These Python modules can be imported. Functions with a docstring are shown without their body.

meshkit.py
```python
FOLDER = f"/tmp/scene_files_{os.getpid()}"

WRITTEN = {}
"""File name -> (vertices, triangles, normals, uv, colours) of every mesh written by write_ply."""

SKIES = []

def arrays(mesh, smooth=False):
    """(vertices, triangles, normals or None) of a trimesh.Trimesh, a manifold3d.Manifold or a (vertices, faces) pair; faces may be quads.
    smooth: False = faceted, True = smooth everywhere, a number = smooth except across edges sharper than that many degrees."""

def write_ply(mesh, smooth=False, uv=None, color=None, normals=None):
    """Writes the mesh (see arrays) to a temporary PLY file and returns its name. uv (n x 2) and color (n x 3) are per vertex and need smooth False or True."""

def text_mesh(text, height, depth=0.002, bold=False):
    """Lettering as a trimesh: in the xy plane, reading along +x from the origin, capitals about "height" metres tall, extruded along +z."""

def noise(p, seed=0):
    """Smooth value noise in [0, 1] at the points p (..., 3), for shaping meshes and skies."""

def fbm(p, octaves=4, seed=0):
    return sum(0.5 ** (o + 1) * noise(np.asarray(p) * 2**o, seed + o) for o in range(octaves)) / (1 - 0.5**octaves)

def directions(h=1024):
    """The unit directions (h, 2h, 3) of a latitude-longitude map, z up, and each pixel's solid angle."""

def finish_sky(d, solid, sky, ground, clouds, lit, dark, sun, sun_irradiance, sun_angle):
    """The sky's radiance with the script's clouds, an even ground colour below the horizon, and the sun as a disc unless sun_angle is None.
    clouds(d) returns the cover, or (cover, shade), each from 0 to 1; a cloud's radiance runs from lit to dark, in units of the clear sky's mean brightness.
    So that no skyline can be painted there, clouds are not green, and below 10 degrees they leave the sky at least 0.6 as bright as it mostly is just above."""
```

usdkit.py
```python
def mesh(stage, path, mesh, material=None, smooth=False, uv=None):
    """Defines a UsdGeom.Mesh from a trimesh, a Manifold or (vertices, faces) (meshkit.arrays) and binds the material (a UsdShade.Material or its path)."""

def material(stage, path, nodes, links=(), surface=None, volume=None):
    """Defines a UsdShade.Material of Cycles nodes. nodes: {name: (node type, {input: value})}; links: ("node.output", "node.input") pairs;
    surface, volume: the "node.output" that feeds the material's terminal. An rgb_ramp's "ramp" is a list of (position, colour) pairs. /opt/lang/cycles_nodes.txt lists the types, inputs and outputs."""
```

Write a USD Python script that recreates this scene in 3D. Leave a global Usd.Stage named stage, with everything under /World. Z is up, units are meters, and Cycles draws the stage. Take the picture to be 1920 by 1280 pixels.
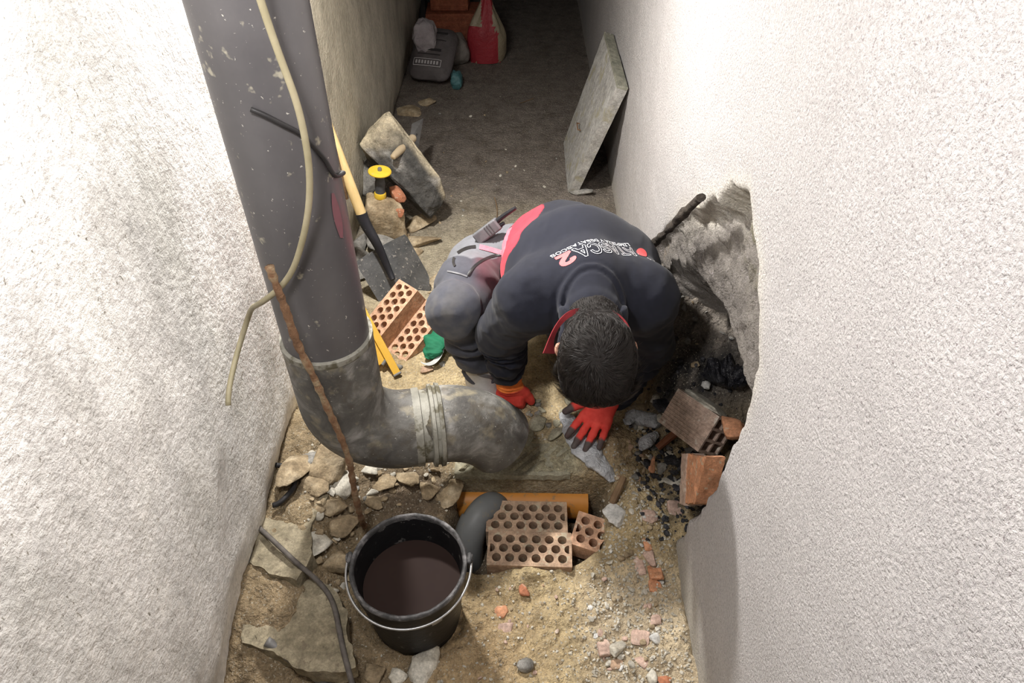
import math, random, numpy as np, trimesh, manifold3d as m3, shapely
from shapely.geometry import Polygon, Point, box as sbox, LineString
from shapely import affinity, union_all
import usdkit, meshkit
from pxr import Usd, UsdGeom, UsdLux, UsdShade, Gf, Sdf, Vt

stage = Usd.Stage.CreateInMemory()
UsdGeom.SetStageUpAxis(stage, UsdGeom.Tokens.z)
UsdGeom.SetStageMetersPerUnit(stage, 1.0)
UsdGeom.Xform.Define(stage, '/World')
stage.SetDefaultPrim(stage.GetPrimAtPath('/World'))

# ---------------------------------------------------------------- camera, lights
CAM_H, PITCH, YAW, FPX = 1.75, math.radians(42.4), math.radians(0.48), 1332.0
cam = UsdGeom.Camera.Define(stage, '/World/camera')
cam.AddTranslateOp().Set(Gf.Vec3d(0, 0, CAM_H))
cam.AddRotateZOp().Set(math.degrees(YAW))
cam.AddRotateXOp().Set(90 - math.degrees(PITCH))
cam.CreateHorizontalApertureAttr(36.0)
cam.CreateVerticalApertureAttr(24.0)
cam.CreateFocalLengthAttr(36.0 * FPX / 1920)
cam.CreateClippingRangeAttr(Gf.Vec2f(0.05, 60))
cam.CreateExposureAttr(0.22)

def sphere_light(name, pos, radius, power, color):
    l = UsdLux.SphereLight.Define(stage, '/World/' + name)
    l.AddTranslateOp().Set(Gf.Vec3d(*pos))
    l.CreateRadiusAttr(radius)
    l.CreateIntensityAttr(power / (4 * math.pi ** 2 * radius ** 2))   # power in watts of radiant flux
    l.CreateColorAttr(Gf.Vec3f(*color))
    return l
# the floodlight clamped beside the left wall past the downpipe, and an unseen lamp added near the camera as fill
flood = UsdLux.RectLight.Define(stage, '/World/site_floodlight')
flood.AddTransformOp().Set(Gf.Matrix4d().SetLookAt(Gf.Vec3d(-0.50, 1.98, 1.58), Gf.Vec3d(0.16, 1.50, 0.25), Gf.Vec3d(0, 0, 1)).GetInverse())
flood.CreateWidthAttr(0.12); flood.CreateHeightAttr(0.09)
flood.CreateIntensityAttr(40.0 / (math.pi * 0.12 * 0.09))
flood.CreateColorAttr(Gf.Vec3f(1.0, 0.97, 0.93))
sphere_light('added_fill_lamp', (-0.34, 0.56, 1.86), 0.08, 45.0, (1.0, 0.97, 0.95))
dome = UsdLux.DomeLight.Define(stage, '/World/night_sky')
dome.CreateIntensityAttr(0.012)
dome.CreateColorAttr(Gf.Vec3f(0.8, 0.88, 1.0))

# ---------------------------------------------------------------- geometry of the view, used to measure the place
R_ = np.array([math.cos(YAW), math.sin(YAW), 0])
F_ = np.array([-math.sin(YAW) * math.cos(PITCH), math.cos(YAW) * math.cos(PITCH), -math.sin(PITCH)])
U_ = np.cross(R_, F_)
C_ = np.array([0, 0, CAM_H])
def ray(px, py):
    return R_ * ((px - 960) / FPX) + F_ - U_ * ((py - 640) / FPX)
def W(px, py, z=0.0):
    d = ray(px, py); return C_ + d * ((z - CAM_H) / d[2])
def Wx(px, py, x):
    d = ray(px, py); return C_ + d * (x / d[0])
def Wy(px, py, y):
    d = ray(px, py); return C_ + d * (y / d[1])
def Wd(px, py, t):
    return C_ + ray(px, py) * t
def project(p):
    q = np.asarray(p, float) - C_
    zc = q @ F_
    return np.stack([960 + FPX * (q @ R_) / zc, 640 - FPX * (q @ U_) / zc], -1)
def camvec(a):   # right, down, away -> world
    return R_ * a[0] - U_ * a[1] + F_ * a[2]

# ---------------------------------------------------------------- prims
names = {}
def unique(parent, name):
    k = (parent, name); n = names.get(k, 0); names[k] = n + 1
    return f'{parent}/{name}' + (f'_{n:03d}' if n else '')
def tag(prim, label=None, cat=None, group=None, kind=None):
    prim = prim.GetPrim() if hasattr(prim, 'GetPrim') else prim
    for k, v in (('label', label), ('category', cat), ('group', group), ('kind', kind)):
        if v: prim.SetCustomDataByKey(k, v)
    return prim
class Thing:
    def __init__(self, name, label, cat, loc=(0, 0, 0), group=None, kind=None):
        self.path = unique('/World', name); self.loc = np.array(loc, float)
        x = UsdGeom.Xform.Define(stage, self.path); x.AddTranslateOp().Set(Gf.Vec3d(*map(float, loc)))
        self.prim = tag(x, label, cat, group, kind)
    def part(self, name, mesh, mat, smooth=False, label=None, parent=None, prim=None, kind=None):
        v, f = va(mesh)
        path = unique(parent or self.path, name)
        p = put(path, v - self.loc, f, mat, smooth, prim)
        if label: tag(p, label)
        if kind: tag(p, kind=kind)
        return path
def va(mesh):
    if hasattr(mesh, 'to_mesh'):
        m = mesh.to_mesh(); return np.array(m.vert_properties[:, :3], float), np.array(m.tri_verts)
    if isinstance(mesh, (tuple, list)): return np.asarray(mesh[0], float), np.asarray(mesh[1])
    return np.array(mesh.vertices), np.array(mesh.faces)
def put(path, v, f, mat, smooth=False, prim=None):
    m = usdkit.mesh(stage, path, (v, f), MAT[mat] if isinstance(mat, str) else mat, smooth=(True if prim else smooth))
    if prim:
        api = UsdGeom.PrimvarsAPI(m)
        for k, a in prim.items():
            a = np.asarray(a, np.float32)
            if a.ndim == 2:
                api.CreatePrimvar(k, Sdf.ValueTypeNames.Color3fArray, 'vertex').Set(Vt.Vec3fArray.FromNumpy(a))
            else:
                api.CreatePrimvar(k, Sdf.ValueTypeNames.FloatArray, 'vertex').Set(Vt.FloatArray.FromNumpy(a))
    return m
def solo(name, mesh, mat, label, cat, group=None, kind=None, smooth=False, prim=None, loc=None):
    v, f = va(mesh)
    if loc is None:
        loc = np.array([(v[:, 0].min() + v[:, 0].max()) / 2, (v[:, 1].min() + v[:, 1].max()) / 2, v[:, 2].min()])
    path = unique('/World', name)
    m = put(path, v - loc, f, mat, smooth, prim)
    m.AddTranslateOp().Set(Gf.Vec3d(*map(float, loc)))
    tag(m, label, cat, group, kind)
    return path
def structure(name, mesh, mat, smooth=False, prim=None, label=None):
    v, f = va(mesh); path = unique('/World', name)
    m = put(path, v, f, mat, smooth, prim); tag(m, label, None, None, 'structure'); return path

# ---------------------------------------------------------------- materials
MAT = {}
def mat(name, cols, scale=14., rough=.85, bump=.35, bscale=90., bdist=.004, spec=.3, metallic=0., detail=5., speck=None, tint=None, rough_var=0., coat=0., sheen=0., distortion=0., stretch=None, fine=None):
    if fine is None and name[:5] in ('stone', 'concr', 'morta', 'bould', 'clay_', 'brick'): fine = [(36, .66, 1.28), (150, .75, 1.25)]
    """cols: ramp colours over noise; speck: (colour, scale, low, high) dirt spots; tint: name of a colour primvar multiplied in."""
    n = {'g': ('geometry', {}), 'n': ('noise_texture', {'scale': scale, 'detail': detail, 'roughness': .6, 'distortion': distortion}),
         'r': ('rgb_ramp', {'ramp': [(0.30 + 0.42 * i / max(1, len(cols) - 1), c) for i, c in enumerate(cols)]}),
         'p': ('principled_bsdf', {'roughness': rough, 'specular_ior_level': spec, 'metallic': metallic, 'coat_weight': coat, 'sheen_weight': sheen})}
    l = [('n.fac', 'r.fac')]
    src = 'g.position'
    if stretch:
        n['m'] = ('mapping', {'scale': stretch, 'mapping_type': 'point'})
        l.append(('g.position', 'm.vector')); src = 'm.vector'
    l.append((src, 'n.vector'))
    out = 'r.color'
    if tint:
        n['a'] = ('attribute', {'attribute': tint})
        n['x'] = ('mix', {'mix_type': 'multiply', 'fac': 1.0})
        l += [('a.color', 'x.color1'), (out, 'x.color2')]; out = 'x.color'
    for i, (fs, lo, hi) in enumerate(fine or []):
        n[f'f{i}'] = ('noise_texture', {'scale': fs, 'detail': 4., 'roughness': .7})
        n[f'fr{i}'] = ('rgb_ramp', {'ramp': [(.3, (lo,) * 3), (.7, (hi,) * 3)]})
        n[f'fm{i}'] = ('mix', {'mix_type': 'multiply', 'fac': 1.0})
        l += [(src, f'f{i}.vector'), (f'f{i}.fac', f'fr{i}.fac'), (out, f'fm{i}.color1'), (f'fr{i}.color', f'fm{i}.color2')]
        out = f'fm{i}.color'
    for i, s in enumerate(speck or []):
        n[f's{i}'] = ('noise_texture', {'scale': s[1], 'detail': 3., 'roughness': .65})
        n[f'sr{i}'] = ('map_range', {'from_min': s[2], 'from_max': s[3], 'to_min': 0., 'to_max': 1., 'clamp': True})
        n[f'sm{i}'] = ('mix', {'mix_type': 'mix', 'color2': s[0]})
        l += [(src, f's{i}.vector'), (f's{i}.fac', f'sr{i}.value'), (f'sr{i}.result', f'sm{i}.fac'), (out, f'sm{i}.color1')]
        out = f'sm{i}.color'
    l.append((out, 'p.base_color'))
    if bump:
        n['bn'] = ('noise_texture', {'scale': bscale, 'detail': 4., 'roughness': .65})
        n['b'] = ('bump', {'strength': bump, 'distance': bdist})
        l += [('g.position', 'bn.vector'), ('bn.fac', 'b.height'), ('b.normal', 'p.normal')]
    MAT[name] = usdkit.material(stage, '/World/Looks/' + name, n, l, surface='p.BSDF')
    return MAT[name]
UsdGeom.Scope.Define(stage, '/World/Looks')

mat('ground_soil', [(.62, .58, .52), (.9, .88, .86), (1.15, 1.13, 1.08)], scale=9, bump=1.0, bscale=75, bdist=.015, tint='tint', detail=8, fine=[(28, .72, 1.3), (130, .68, 1.35)],
    speck=[((.42, .38, .30), 160, .60, .66), ((.07, .055, .04), 120, .66, .72)])
mat('wall_plaster_white', [(.90, .9, .9), (1.0, 1.0, 1.0)], scale=5, bump=1.0, bscale=170, bdist=.009, tint='tint', spec=.2, fine=[(150, .72, 1.12)],
    speck=[((.30, .27, .27), 190, .60, .66)])
mat('wall_plaster_tan', [(.80, .80, .78), (1.0, 1.0, 1.0), (1.12, 1.12, 1.1)], scale=4, bump=.6, bscale=60, bdist=.010, tint='tint', spec=.2, stretch=(1, 1, .5), fine=[(9, .78, 1.15), (80, .8, 1.15)],
    speck=[((.28, .26, .22), 130, .64, .70)])
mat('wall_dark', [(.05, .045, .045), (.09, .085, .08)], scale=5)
mat('pvc_grey', [(.070, .066, .069), (.098, .093, .096)], scale=6, rough=.42, bump=.12, bscale=220, bdist=.002, spec=.45,
    speck=[((.30, .28, .22), 26, .64, .72), ((.42, .40, .36), 95, .68, .73)])
mat('pvc_muddy', [(.062, .058, .054), (.115, .11, .10), (.32, .31, .29)], scale=12, distortion=.6, rough=.6, bump=.4, bscale=80, bdist=.004, spec=.35, detail=8,
    speck=[((.27, .235, .16), 16, .55, .75), ((.075, .062, .045), 11, .54, .72), ((.34, .33, .30), 120, .66, .72)])
mat('pvc_collar', [(.15, .145, .12), (.30, .29, .25)], scale=16, rough=.6, bump=.4, bscale=80, bdist=.004,
    speck=[((.10, .09, .06), 24, .52, .62)])
mat('pvc_light', [(.13, .137, .14), (.17, .178, .178)], scale=10, rough=.45, bump=.1, speck=[((.2, .18, .14), 30, .6, .7)])
mat('pvc_orange', [(.50, .20, .035), (.58, .25, .05)], scale=12, rough=.45, bump=.1, speck=[((.26, .17, .08), 30, .60, .70)])
mat('rust_rod', [(.10, .055, .03), (.20, .11, .06), (.30, .24, .15)], scale=30, bump=.8, bscale=120, bdist=.004)
mat('cream_cable', [(.26, .23, .14), (.34, .30, .20)], scale=20, rough=.5, bump=.1)
mat('black_cable', [(.018, .017, .018), (.03, .028, .028)], scale=20, rough=.5, bump=.1)
mat('dusty_cable', [(.07, .06, .055), (.14, .125, .11)], scale=40, rough=.7, bump=.3)
mat('bucket_rubber', [(.006, .006, .007), (.011, .011, .012)], scale=12, rough=.5, bump=.25, bscale=60, spec=.25,
    speck=[((.12, .115, .11), 38, .64, .72)])
mat('bucket_rim', [(.02, .02, .02), (.07, .068, .068), (.26, .25, .25)], scale=32, rough=.6, bump=.5, bscale=120, detail=6)
mat('bucket_water', [(.022, .013, .011), (.028, .017, .014)], scale=5, rough=.65, bump=.03, bscale=20, spec=.08)
mat('wire', [(.35, .35, .35), (.5, .5, .5)], scale=40, rough=.4, bump=.2, metallic=.8)
mat('paper_label', [(.22, .21, .19), (.3, .29, .27)], scale=60, rough=.7, bump=0)
mat('clay_pale', [(.46, .27, .17), (.58, .36, .24)], scale=18, bump=.3, bscale=160, bdist=.003, speck=[((.62, .50, .38), 40, .58, .68)])
mat('clay_dull', [(.33, .22, .15), (.44, .31, .21)], scale=18, bump=.3, bscale=160, bdist=.003, speck=[((.42, .36, .26), 40, .55, .65)])
mat('clay_dirty', [(.30, .19, .10), (.40, .26, .15)], scale=24, bump=.4, bscale=120, speck=[((.22, .16, .08), 30, .5, .62)])
mat('clay_red', [(.34, .13, .07), (.46, .20, .11)], scale=22, bump=.3, bscale=140, speck=[((.50, .40, .30), 50, .60, .70)])
mat('clay_orange', [(.50, .23, .12), (.60, .31, .18)], scale=22, bump=.3, bscale=140, speck=[((.55, .45, .33), 50, .60, .70)])
mat('clay_rose', [(.42, .29, .235), (.52, .38, .31)], scale=22, bump=.3, bscale=140, speck=[((.58, .50, .42), 50, .60, .70)])
mat('clay_box', [(.26, .075, .04), (.36, .12, .06)], scale=10, bump=.2, rough=.7)
mat('brick_hollow', [(.40, .29, .23), (.52, .40, .33)], scale=16, bump=.4, bscale=140, speck=[((.6, .55, .48), 40, .60, .7)])
mat('stone_pale', [(.34, .31, .25), (.50, .47, .40), (.60, .57, .50)], scale=16, bump=.7, bscale=70, bdist=.006, detail=7)
mat('stone_tan', [(.17, .125, .075), (.31, .24, .15), (.48, .40, .28)], scale=16, bump=.7, bscale=70, bdist=.006, detail=7)
mat('stone_grey', [(.14, .135, .12), (.24, .23, .21), (.34, .33, .30)], scale=16, bump=.7, bscale=70, bdist=.006, detail=7)
mat('stone_white', [(.50, .49, .46), (.66, .66, .64)], scale=20, bump=.6, bscale=70, bdist=.006)
mat('stone_dark', [(.012, .012, .014), (.035, .035, .04), (.10, .10, .11)], scale=30, bump=.9, bscale=90, bdist=.008, rough=.5)
mat('boulder', [(.13, .125, .115), (.20, .19, .175)], scale=14, bump=.9, bscale=60, bdist=.012, tint='tint2', detail=8)
MAT['boulder'] = mat('boulder_stone', [(.7, .7, .7), (1., 1., 1.), (1.25, 1.22, 1.18)], scale=22, bump=.9, bscale=60, bdist=.012, tint='tint', detail=8)
mat('concrete', [(.30, .29, .27), (.42, .41, .39)], scale=7, bump=.5, bscale=90, bdist=.004, detail=7, speck=[((.30, .28, .20), 12, .56, .68)])
mat('concrete_edge', [(.16, .165, .13), (.30, .29, .23)], scale=16, bump=.6, bscale=70)
mat('concrete_brown', [(.19, .16, .105), (.30, .26, .18)], scale=9, bump=.6, bscale=90, detail=7, speck=[((.16, .13, .09), 40, .58, .68)])
mat('mortar', [(.26, .24, .17), (.38, .36, .27)], scale=14, bump=.7, bscale=60, bdist=.008, detail=7)
mat('plastic_grey', [(.30, .31, .33), (.52, .53, .55)], scale=22, rough=.35, bump=.9, bscale=26, bdist=.02, spec=.5, detail=6)
mat('plastic_black', [(.008, .008, .011), (.02, .02, .026)], scale=12, rough=.22, bump=1., bscale=40, bdist=.02, spec=.6)
mat('wood_pale', [(.56, .40, .17), (.68, .52, .26)], scale=10, rough=.6, bump=.15, stretch=(6, 6, .6))
mat('wood_grey', [(.34, .26, .16), (.46, .37, .25)], scale=14, rough=.7, bump=.25)
mat('wood_brown', [(.13, .08, .045), (.24, .16, .09)], scale=16, rough=.8, bump=.5)
mat('wood_red', [(.13, .045, .02), (.22, .085, .04)], scale=16, rough=.6, bump=.4)
mat('black_steel', [(.012, .012, .015), (.022, .022, .026)], scale=20, rough=.45, bump=.2, speck=[((.3, .3, .3), 110, .69, .73)])
mat('blade_steel', [(.075, .078, .08), (.15, .15, .15)], scale=20, rough=.55, bump=.5, bscale=90, metallic=.25, detail=7, speck=[((.36, .34, .31), 90, .60, .68)])
mat('dull_steel', [(.16, .155, .15), (.24, .235, .23)], scale=20, rough=.5, bump=.3, metallic=.3)
mat('yellow_plastic', [(.66, .43, .03), (.76, .52, .05)], scale=20, rough=.5, bump=.15, speck=[((.4, .35, .2), 60, .64, .72)])
mat('yellow_paint', [(.50, .28, .025), (.60, .35, .04)], scale=14, rough=.45, bump=.1, speck=[((.35, .25, .1), 60, .66, .74)])
mat('grip_dark', [(.05, .052, .055), (.09, .092, .095)], scale=30, rough=.7, bump=.3)
mat('green_cloth', [(.008, .10, .05), (.018, .17, .085)], scale=16, rough=.8, bump=.4, bscale=60)
mat('grey_strap', [(.36, .37, .36), (.48, .49, .48)], scale=20, rough=.6, bump=.2)
mat('sack_grey', [(.075, .066, .066), (.11, .098, .098)], scale=12, rough=.6, bump=.4, bscale=20, bdist=.02)
mat('sack_print', [(.02, .017, .018), (.03, .027, .028)], scale=20, rough=.6, bump=0)
mat('sack_letter', [(.38, .36, .36), (.42, .40, .40)], scale=20, rough=.6, bump=0)
mat('sack_pale', [(.14, .128, .115), (.20, .18, .16)], scale=12, rough=.7, bump=.4, bscale=24, bdist=.02)
mat('rag_white', [(.25, .22, .23), (.38, .35, .36)], scale=18, rough=.8, bump=.6, bscale=30, bdist=.02)
mat('teal_plastic', [(.04, .12, .13), (.08, .18, .19)], scale=18, rough=.5, bump=.4)
mat('bag_red', [(.24, .02, .028), (.31, .03, .04)], scale=9, rough=.45, bump=.5, bscale=24, bdist=.02)
mat('bag_beige', [(.22, .18, .12), (.30, .26, .18)], scale=9, rough=.45, bump=.5, bscale=24, bdist=.02)
mat('skin', [(.42, .22, .155), (.50, .28, .20)], scale=20, rough=.5, bump=.1)
mat('hair_black', [(.008, .006, .005), (.014, .011, .010)], scale=60, rough=.7, bump=.5, bscale=160)
mat('glove_red', [(.60, .045, .035), (.72, .075, .055)], scale=40, rough=.75, bump=.35, bscale=240, bdist=.002, tint='tint')
mat('shoe_grey', [(.32, .31, .30), (.50, .49, .48)], scale=20, rough=.7, bump=.3)
mat('shoe_sole', [(.04, .04, .04), (.07, .07, .07)], scale=20, rough=.8)
mat('sweat_fabric', [(.85, .85, .85), (1.1, 1.1, 1.1)], scale=60, rough=.95, bump=.25, bscale=500, bdist=.001, tint='tint', sheen=.06)
mat('trouser_fabric', [(.85, .85, .85), (1.1, 1.1, 1.1)], scale=40, rough=.95, bump=.25, bscale=500, bdist=.001, tint='tint', sheen=.10)
mat('print_white', [(.70, .70, .72), (.8, .8, .82)], scale=80, rough=.6, bump=0)
mat('print_red', [(.78, .09, .10), (.86, .13, .13)], scale=80, rough=.6, bump=0)
mat('collar_red', [(.13, .008, .012), (.19, .016, .02)], scale=60, rough=.9, bump=.2, bscale=300)
mat('shirt_pink', [(.70, .12, .16), (.78, .18, .22)], scale=60, rough=.9, bump=.2)
mat('radio_grey', [(.10, .10, .11), (.17, .17, .18)], scale=30, rough=.5, bump=.1)
mat('moss', [(.06, .07, .02), (.12, .12, .05)], scale=30, bump=.8)

# ---------------------------------------------------------------- mesh helpers
def sstep(a, b, x):
    t = np.clip((np.asarray(x, float) - a) / (b - a), 0, 1); return t * t * (3 - 2 * t)
def bump2(x, y, cx, cy, rx, ry):
    return np.exp(-((x - cx) / rx) ** 2 - ((y - cy) / ry) ** 2)
def grid_mesh(P):
    n, m = P.shape[:2]
    i = np.arange(n * m).reshape(n, m)
    q = np.stack([i[:-1, :-1], i[1:, :-1], i[1:, 1:], i[:-1, 1:]], -1).reshape(-1, 4)
    return P.reshape(-1, 3), np.vstack([q[:, [0, 1, 2]], q[:, [0, 2, 3]]])
def cat(*ms):
    vs, fs, n = [], [], 0
    for m in ms:
        v, f = va(m); vs.append(v); fs.append(f + n); n += len(v)
    return np.vstack(vs), np.vstack(fs)
def tube(pts, r, sides=12, caps=True):
    p = np.asarray(pts, float); n = len(p)
    r = np.broadcast_to(np.asarray(r, float), (n,))
    t = np.gradient(p, axis=0); t /= np.linalg.norm(t, axis=1, keepdims=True) + 1e-12
    a = np.cross(t[0], [0, 0, 1.] if abs(t[0][2]) < .9 else [1., 0, 0]); A = []
    for k in range(n):
        a = a - t[k] * (a @ t[k]); a /= np.linalg.norm(a); A.append(a)
    A = np.array(A); B = np.cross(t, A); ang = np.arange(sides) * 2 * math.pi / sides
    v = p[:, None] + r[:, None, None] * (np.cos(ang)[None, :, None] * A[:, None] + np.sin(ang)[None, :, None] * B[:, None])
    i, j = np.meshgrid(np.arange(n - 1), np.arange(sides), indexing='ij')
    q = np.stack([i * sides + j, i * sides + (j + 1) % sides, (i + 1) * sides + (j + 1) % sides, (i + 1) * sides + j], -1).reshape(-1, 4)
    v = v.reshape(-1, 3); f = np.vstack([q[:, [0, 1, 2]], q[:, [0, 2, 3]]])
    if caps:
        v = np.vstack([v, p[:1], p[-1:]]); s = np.arange(sides)
        f = np.vstack([f, np.stack([np.full(sides, len(v) - 2), (s + 1) % sides, s], -1),
                       np.stack([np.full(sides, len(v) - 1), (n - 1) * sides + s, (n - 1) * sides + (s + 1) % sides], -1)])
    return v, f
def spline(pts, n=60):
    from scipy.interpolate import CubicSpline
    p = np.asarray(pts, float); s = np.r_[0, np.cumsum(np.linalg.norm(np.diff(p, axis=0), axis=1))]
    return CubicSpline(s, p)(np.linspace(0, s[-1], n))
def lathe(profile, n=64):
    """profile: (radius, z) pairs from outside bottom round to inside bottom."""
    pr = np.asarray(profile, float); ang = np.arange(n) * 2 * math.pi / n
    v = np.stack([pr[:, 0][:, None] * np.cos(ang), pr[:, 0][:, None] * np.sin(ang), np.broadcast_to(pr[:, 1][:, None], (len(pr), n))], -1).reshape(-1, 3)
    i, j = np.meshgrid(np.arange(len(pr) - 1), np.arange(n), indexing='ij')
    q = np.stack([i * n + j, i * n + (j + 1) % n, (i + 1) * n + (j + 1) % n, (i + 1) * n + j], -1).reshape(-1, 4)
    return v, np.vstack([q[:, [0, 1, 2]], q[:, [0, 2, 3]]])
def frame(origin, ex, ey, ez):
    M = np.eye(4); M[:3, 0], M[:3, 1], M[:3, 2], M[:3, 3] = ex, ey, ez, origin; return M
def xf(mesh, M):
    v, f = va(mesh); v = v @ M[:3, :3].T + M[:3, 3]
    if np.linalg.det(M[:3, :3]) < 0: f = f[:, ::-1]
    return v, f
def unit(a): a = np.asarray(a, float); return a / np.linalg.norm(a)
def basis(z, hint=(0, 0, 1)):
    z = unit(z); x = np.cross(hint, z)
    if np.linalg.norm(x) < 1e-3: x = np.cross((1, 0, 0), z)
    x = unit(x); return x, np.cross(z, x), z
def rbox(sx, sy, sz, r=.006, seg=12):
    r = min(r, sx / 2.01, sy / 2.01, sz / 2.01)
    s = m3.Manifold.sphere(r, seg)
    return m3.Manifold.batch_hull([s.translate((a * (sx / 2 - r), b * (sy / 2 - r), c * (sz / 2 - r))) for a in (-1, 1) for b in (-1, 1) for c in (-1, 1)])
def extrude(poly, h):
    ps = getattr(poly, 'geoms', [poly])
    return cat(*[trimesh.creation.extrude_polygon(p, h, engine='earcut') for p in ps])
def rock(seed, size, sub=2, pts=16, rough=.10, flat=.0, boxy=.0):
    """an angular stone: hull of random points, subdivided, relaxed and roughened."""
    rg = np.random.default_rng(seed)
    p = rg.normal(size=(pts, 3)); p /= np.linalg.norm(p, axis=1, keepdims=True)
    if boxy: p = np.sign(p) * np.abs(p) ** (1 - boxy); p /= np.abs(p).max(1, keepdims=True) ** boxy
    p *= rg.uniform(.82, 1.0, (pts, 1))
    h = trimesh.convex.convex_hull(p)
    v, f = np.array(h.vertices), np.array(h.faces)
    v -= (v.max(0) + v.min(0)) / 2; v /= (v.max(0) - v.min(0)) / 2
    for k in range(sub):
        v, f = trimesh.remesh.subdivide(v, f)
    m = trimesh.Trimesh(v, f, process=True)
    if sub: trimesh.smoothing.filter_laplacian(m, lamb=.35, iterations=2)
    v, f = np.array(m.vertices), np.array(m.faces)
    d = meshkit.fbm(v * 1.7 + rg.uniform(0, 50, 3), 4, int(seed) % 1000) - .5
    d2 = meshkit.noise(v * 6 + rg.uniform(0, 50, 3), int(seed) % 777) - .5
    v = v * (1 + (d * 2.2 + d2 * .6) * rough)[:, None]
    return v * (np.asarray(size) / 2), f
def rotm(seed, tilt=.4):
    rg = np.random.default_rng(seed + 99)
    a = rg.uniform(0, 2 * math.pi)
    R = trimesh.transformations.euler_matrix(rg.uniform(-tilt, tilt), rg.uniform(-tilt, tilt), a)
    return R
def at(M, p): M = M.copy(); M[:3, 3] = p; return M

# ---------------------------------------------------------------- setting: ground
XL, XR, YB = -0.675, 0.452, 6.6
HX0, HX1, HY0, HY1 = -0.185, 0.215, 1.062, 1.315     # the dug hole
def fb(x, y, s, seed, o=4):
    return meshkit.fbm(np.stack([x * s, y * s, np.zeros_like(x) + 3.3], -1), o, seed) - .5
def hole_mask(x, y):
    jx = .035 * fb(x, y, 11, 5) * 2; jy = .03 * fb(x, y, 12, 6) * 2
    far = sstep(HY1 + .004, HY1 - .006, y + .25 * jy * .4)
    near = sstep(HY0 - .03, HY0 + .035, y + jy)
    # right side: the bank cuts in towards the camera
    rx = HX1 + .05 * sstep(1.05, 1.3, y) - .06 * sstep(1.12, 1.05, y)
    return far * near * sstep(HX0 - .02, HX0 + .03, x + jx) * sstep(rx + .04, rx - .015, x + jx)
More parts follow.
